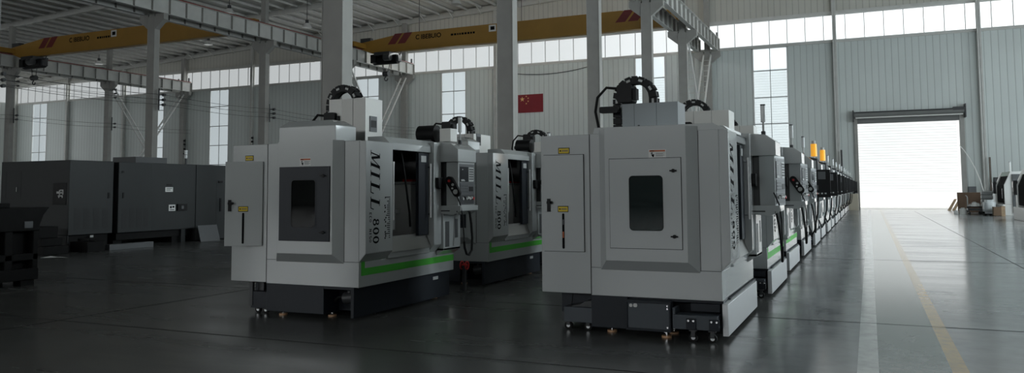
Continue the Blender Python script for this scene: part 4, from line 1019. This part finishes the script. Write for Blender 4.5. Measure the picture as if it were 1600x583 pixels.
t = thing('parts_cart', 'low black cart loaded with white fittings in front of the brown board', 'cart', (5.55, 54.2, 0))
b = MB(); b.box(-.30, .42, -.4, .4, .22, .34, 'dark_st'); b.box(-.30, .42, -.4, .4, .42, .46, 'cast')
for sx in (-.26, .38):
    for sy in (-.34, .34): b.box(sx - .03, sx + .03, sy - .03, sy + .03, .1, .46, 'dark_st'); 
b.build('frame', t)
for sx in (-.2, .34):
    for sy in (-.34, .34): MB().cyl((sx - .03, sy, .07), (sx + .03, sy, .07), .07, 'rubber', 14).build('caster', t)
b = MB(); b.cyl((-.3, -.3, .46), (-.3, -.3, 1.0), .03, 'keys', 8); b.tube([(-.3, -.3, 1.0), (-.34, -.3, 1.08), (-.4, -.3, 1.1)], .025, 'keys'); b.build('push_handle', t)
for i, (x, y, r, h, lab) in enumerate(((5.62, 54.1, .17, .22, 'round white fitting lying on the low black cart'), (5.83, 54.3, .12, .15, 'smaller white fitting on the cart, next to the round one'), (5.42, 54.3, .1, .1, 'flat white fitting at the left end of the cart'))):
    b = MB(); b.cyl((0, 0, 0), (0, 0, h), r, 'lwhite', 16, r * .8); b.cyl((0, 0, h), (0, 0, h + .05), r * .5, 'keys', 12)
    o = b.build('fitting'); o.location = (x, y, .46); tag(o, lab, 'fitting', 'white fittings')
for i, (x, r, lab) in enumerate(((5.02, .2, 'white rounded drum on the floor left of the cart'), (4.66, .12, 'small white drum at the left end of the goods by the door'))):
    b = MB(); b.cyl((0, 0, 0), (0, 0, r * 1.6), r, 'lwhite', 18); b.cyl((0, 0, r * 1.6), (0, 0, r * 1.9), r * .7, 'keys', 18, r * .5); o = b.build('drum'); o.location = (x, 54.1, 0); tag(o, lab, 'drum')
t = thing('cardboard_box', 'brown open box with a pale side between the bale and the white lathe', 'box', (6.43, 50.6, 0))
bx('box_body', -.27, .1, 0, .5, .02, .5, 'box', t); bx('box_flap', .1, .28, 0, .5, .0, .54, 'pallet', t)
o = bx('electrical_box', 6.3, 6.78, YW - .22, YW + .0, 1.24, 1.64, 'dgrey'); tag(o, 'grey electrical box on the end wall right of the roller door', 'electrical box')
t = thing('wall_cabinet', 'dark tall cabinet on the end wall behind the wrapped sacks', 'cabinet', (7.78, YW - .75, 1.1)); bx('cabinet_body', 0, .3, .0, .25, 0, 1.15, 'cast', t); bx('cabinet_door', .02, .28, -.02, 0, .04, 1.1, 'dark_st', t)
bx('bracket', .05, .25, .25, .74, .4, .6, 'dark_st', t)
o = bx('timber_pole', 7.56, 7.68, YW - .62, YW - .5, 0, 3.65, 'board'); o.data.materials[0] = M['pole_w']; tag(o, 'tall brown timber pole standing before the end wall post, right of the door', 'pole')
pts = [(5.83, 63.1, 4.5), (6.05, 62.8, 4.15), (6.3, 62.3, 3.6), (6.52, 61.5, 2.9), (6.68, 60.6, 2.1), (6.78, 59.8, 1.3), (6.8, 59.4, .55), (6.78, 59.3, .02)]
sm = []
for i in range(len(pts) - 1):
    for tt in (0, .33, .66): sm.append(Vector(pts[i]).lerp(Vector(pts[i + 1]), tt))
o = MB().tube(sm + [pts[-1]], .03, 'lwhite', 8).build('flexible_pipe'); tag(o, 'thin white bent pipe rising from the goods towards the door opening', 'pipe')
# by the left jamb
t = thing('beige_cabinet', 'beige floor cabinet at the left jamb of the roller door', 'cabinet', (-1.6, 61.9, 0)); bx('cabinet_body', 0, .84, 0, .9, .0, 1.18, 'beige', t, .01); bx('cabinet_door', .05, .79, -.012, 0, .08, 1.1, 'beige', t, .004)
t = thing('black_monitor', 'black control monitor on the beige cabinet by the door jamb', 'monitor', (-1.25, 62.0, 1.18)); bx('housing', 0, .46, 0, .25, .06, .86, 'black', t, .01); bx('screen', .04, .42, -.006, 0, .3, .8, 'dgrey', t); bx('stand', .15, .31, .05, .2, 0, .06, 'dark_st', t)
o = bx('dark_pole', -1.86, -1.74, 63.1, 63.22, 0, 4.4, 'dark_st'); tag(o, 'dark pole standing before the end wall, left of the roller door', 'pole')
# red mark on the floor edge of the nearest middle machine: small red-rimmed hose reel
t = thing('hose_reel', 'small red hose reel on the floor between the two middle machines', 'hose reel', (-5.95, 11.25, 0))
b = MB()
for k in (0, .09):
    c = [(.0 + k, .06 * math.cos(2 * PI * i / 16), .42 + .06 * math.sin(2 * PI * i / 16)) for i in range(17)]; b.tube(c, .012, 'red', 6)
b.cyl((0, 0, .42), (.09, 0, .42), .022, 'red', 12); b.build('reel', t); bx('stand', .02, .07, -.03, .03, 0, .42, 'dark_st', t); bx('foot_plate', -.03, .12, -.1, .1, 0, .015, 'dark_st', t)

# ------------------------------------------------------------------ light
w = bpy.data.worlds.new('sky'); SC.world = w; w.use_nodes = True
nt = w.node_tree; bg = nt.nodes['Background']
tc = nt.nodes.new('ShaderNodeTexCoord'); sp = nt.nodes.new('ShaderNodeSeparateXYZ'); nt.links.new(tc.outputs['Generated'], sp.inputs[0])
mr = nt.nodes.new('ShaderNodeMapRange'); mr.inputs['From Min'].default_value = -1; mr.inputs['From Max'].default_value = 1; nt.links.new(sp.outputs['X'], mr.inputs['Value'])
cr = nt.nodes.new('ShaderNodeValToRGB')
stops = [(0., .36), (.10, .40), (.20, .46), (.31, .62), (.42, .92), (.50, 1.15), (.7, 1.5), (1., 1.5)]
while len(cr.color_ramp.elements) < len(stops): cr.color_ramp.elements.new(.5)
for e, (p, v) in zip(cr.color_ramp.elements, stops): e.position = p; e.color = (v * .96, v * .99, v, 1)
nt.links.new(mr.outputs['Result'], cr.inputs[0]); nt.links.new(cr.outputs['Color'], bg.inputs['Color']); bg.inputs['Strength'].default_value = 1.35
def area(name, loc, rot, sx, sy, power, col=(.94, .98, 1)):
    l = bpy.data.lights.new(name, 'AREA'); l.shape = 'RECTANGLE'; l.size = sx; l.size_y = sy; l.energy = power; l.color = col
    o = bpy.data.objects.new(name, l); COL.objects.link(o); o.location = loc; o.rotation_euler = rot; return o
for i, c in enumerate(SWIN):      # daylight entering by the tall windows of the right wall
    area('window_and_fill_light', (XR + .35, c, 6.9), (0, PI / 2, 0), 11, 3.4, (250, 550, 1300, 2000, 2200)[i])
for i, c in enumerate((YW - 6, YW - 16, YW - 26)):      # added fill along the left wall, which has no tall windows
    area('window_and_fill_light', (XL + .25, c, 6.9), (0, -PI / 2, 0), 11, 3.4, 230)
for c, p in ((-84, 3000), (-62, 3000), (-40, 2300), (-18, 1500), (4, 1500)):      # added fill for camera-facing sides, along the windowless wall behind the camera
    area('window_and_fill_light', (c, YB + .3, 13.6), (PI / 2, 0, 0), 14, 4, p)
for x in (-34.5, -25, -15.5):      # added fill for the end wall, under fixtures hidden behind the crane
    l = bpy.data.lights.new('end_wall_fill', 'POINT'); l.energy = 230; l.shadow_soft_size = .3; l.color = (.97, 1, .98)
    o = bpy.data.objects.new('end_wall_fill', l); COL.objects.link(o); o.location = (x, 57.6, 13.7)
sun = bpy.data.lights.new('sun', 'SUN'); sun.energy = 3.6; sun.angle = .3; so = bpy.data.objects.new('sun', sun); COL.objects.link(so); so.rotation_euler = (math.radians(25), 0, 0)

# ------------------------------------------------------------------ camera
cam = bpy.data.cameras.new('camera'); co = bpy.data.objects.new('camera', cam); COL.objects.link(co)
yaw, pitch, roll, F = .422735, .0684476, -.00717667, 1237.618
fwd = Vector((-math.sin(yaw) * math.cos(pitch), math.cos(yaw) * math.cos(pitch), math.sin(pitch)))
rt = Vector((math.cos(yaw), math.sin(yaw), 0)); up = rt.cross(fwd)
r2 = rt * math.cos(roll) + up * math.sin(roll); u2 = up * math.cos(roll) - rt * math.sin(roll)
mw = Matrix((r2, u2, -fwd)).transposed().to_4x4(); mw.translation = (0, 0, 1.6); co.matrix_world = mw
cam.sensor_fit = 'HORIZONTAL'; cam.sensor_width = 36; cam.lens = F * 36 / 1600; cam.shift_y = -(291.5 - 212.69) / 1600; cam.clip_end = 1000; cam.clip_start = .05
SC.camera = co
SC.view_settings.view_transform = 'Standard'; SC.view_settings.look = 'None'; SC.view_settings.exposure = 0; SC.view_settings.gamma = 1; SC.view_settings.use_curve_mapping = False
SC.cycles.use_denoising = True; SC.cycles.max_bounces = 10; SC.cycles.diffuse_bounces = 6; SC.cycles.glossy_bounces = 5; SC.cycles.transparent_max_bounces = 12
SC.cycles.sample_clamp_indirect = 4
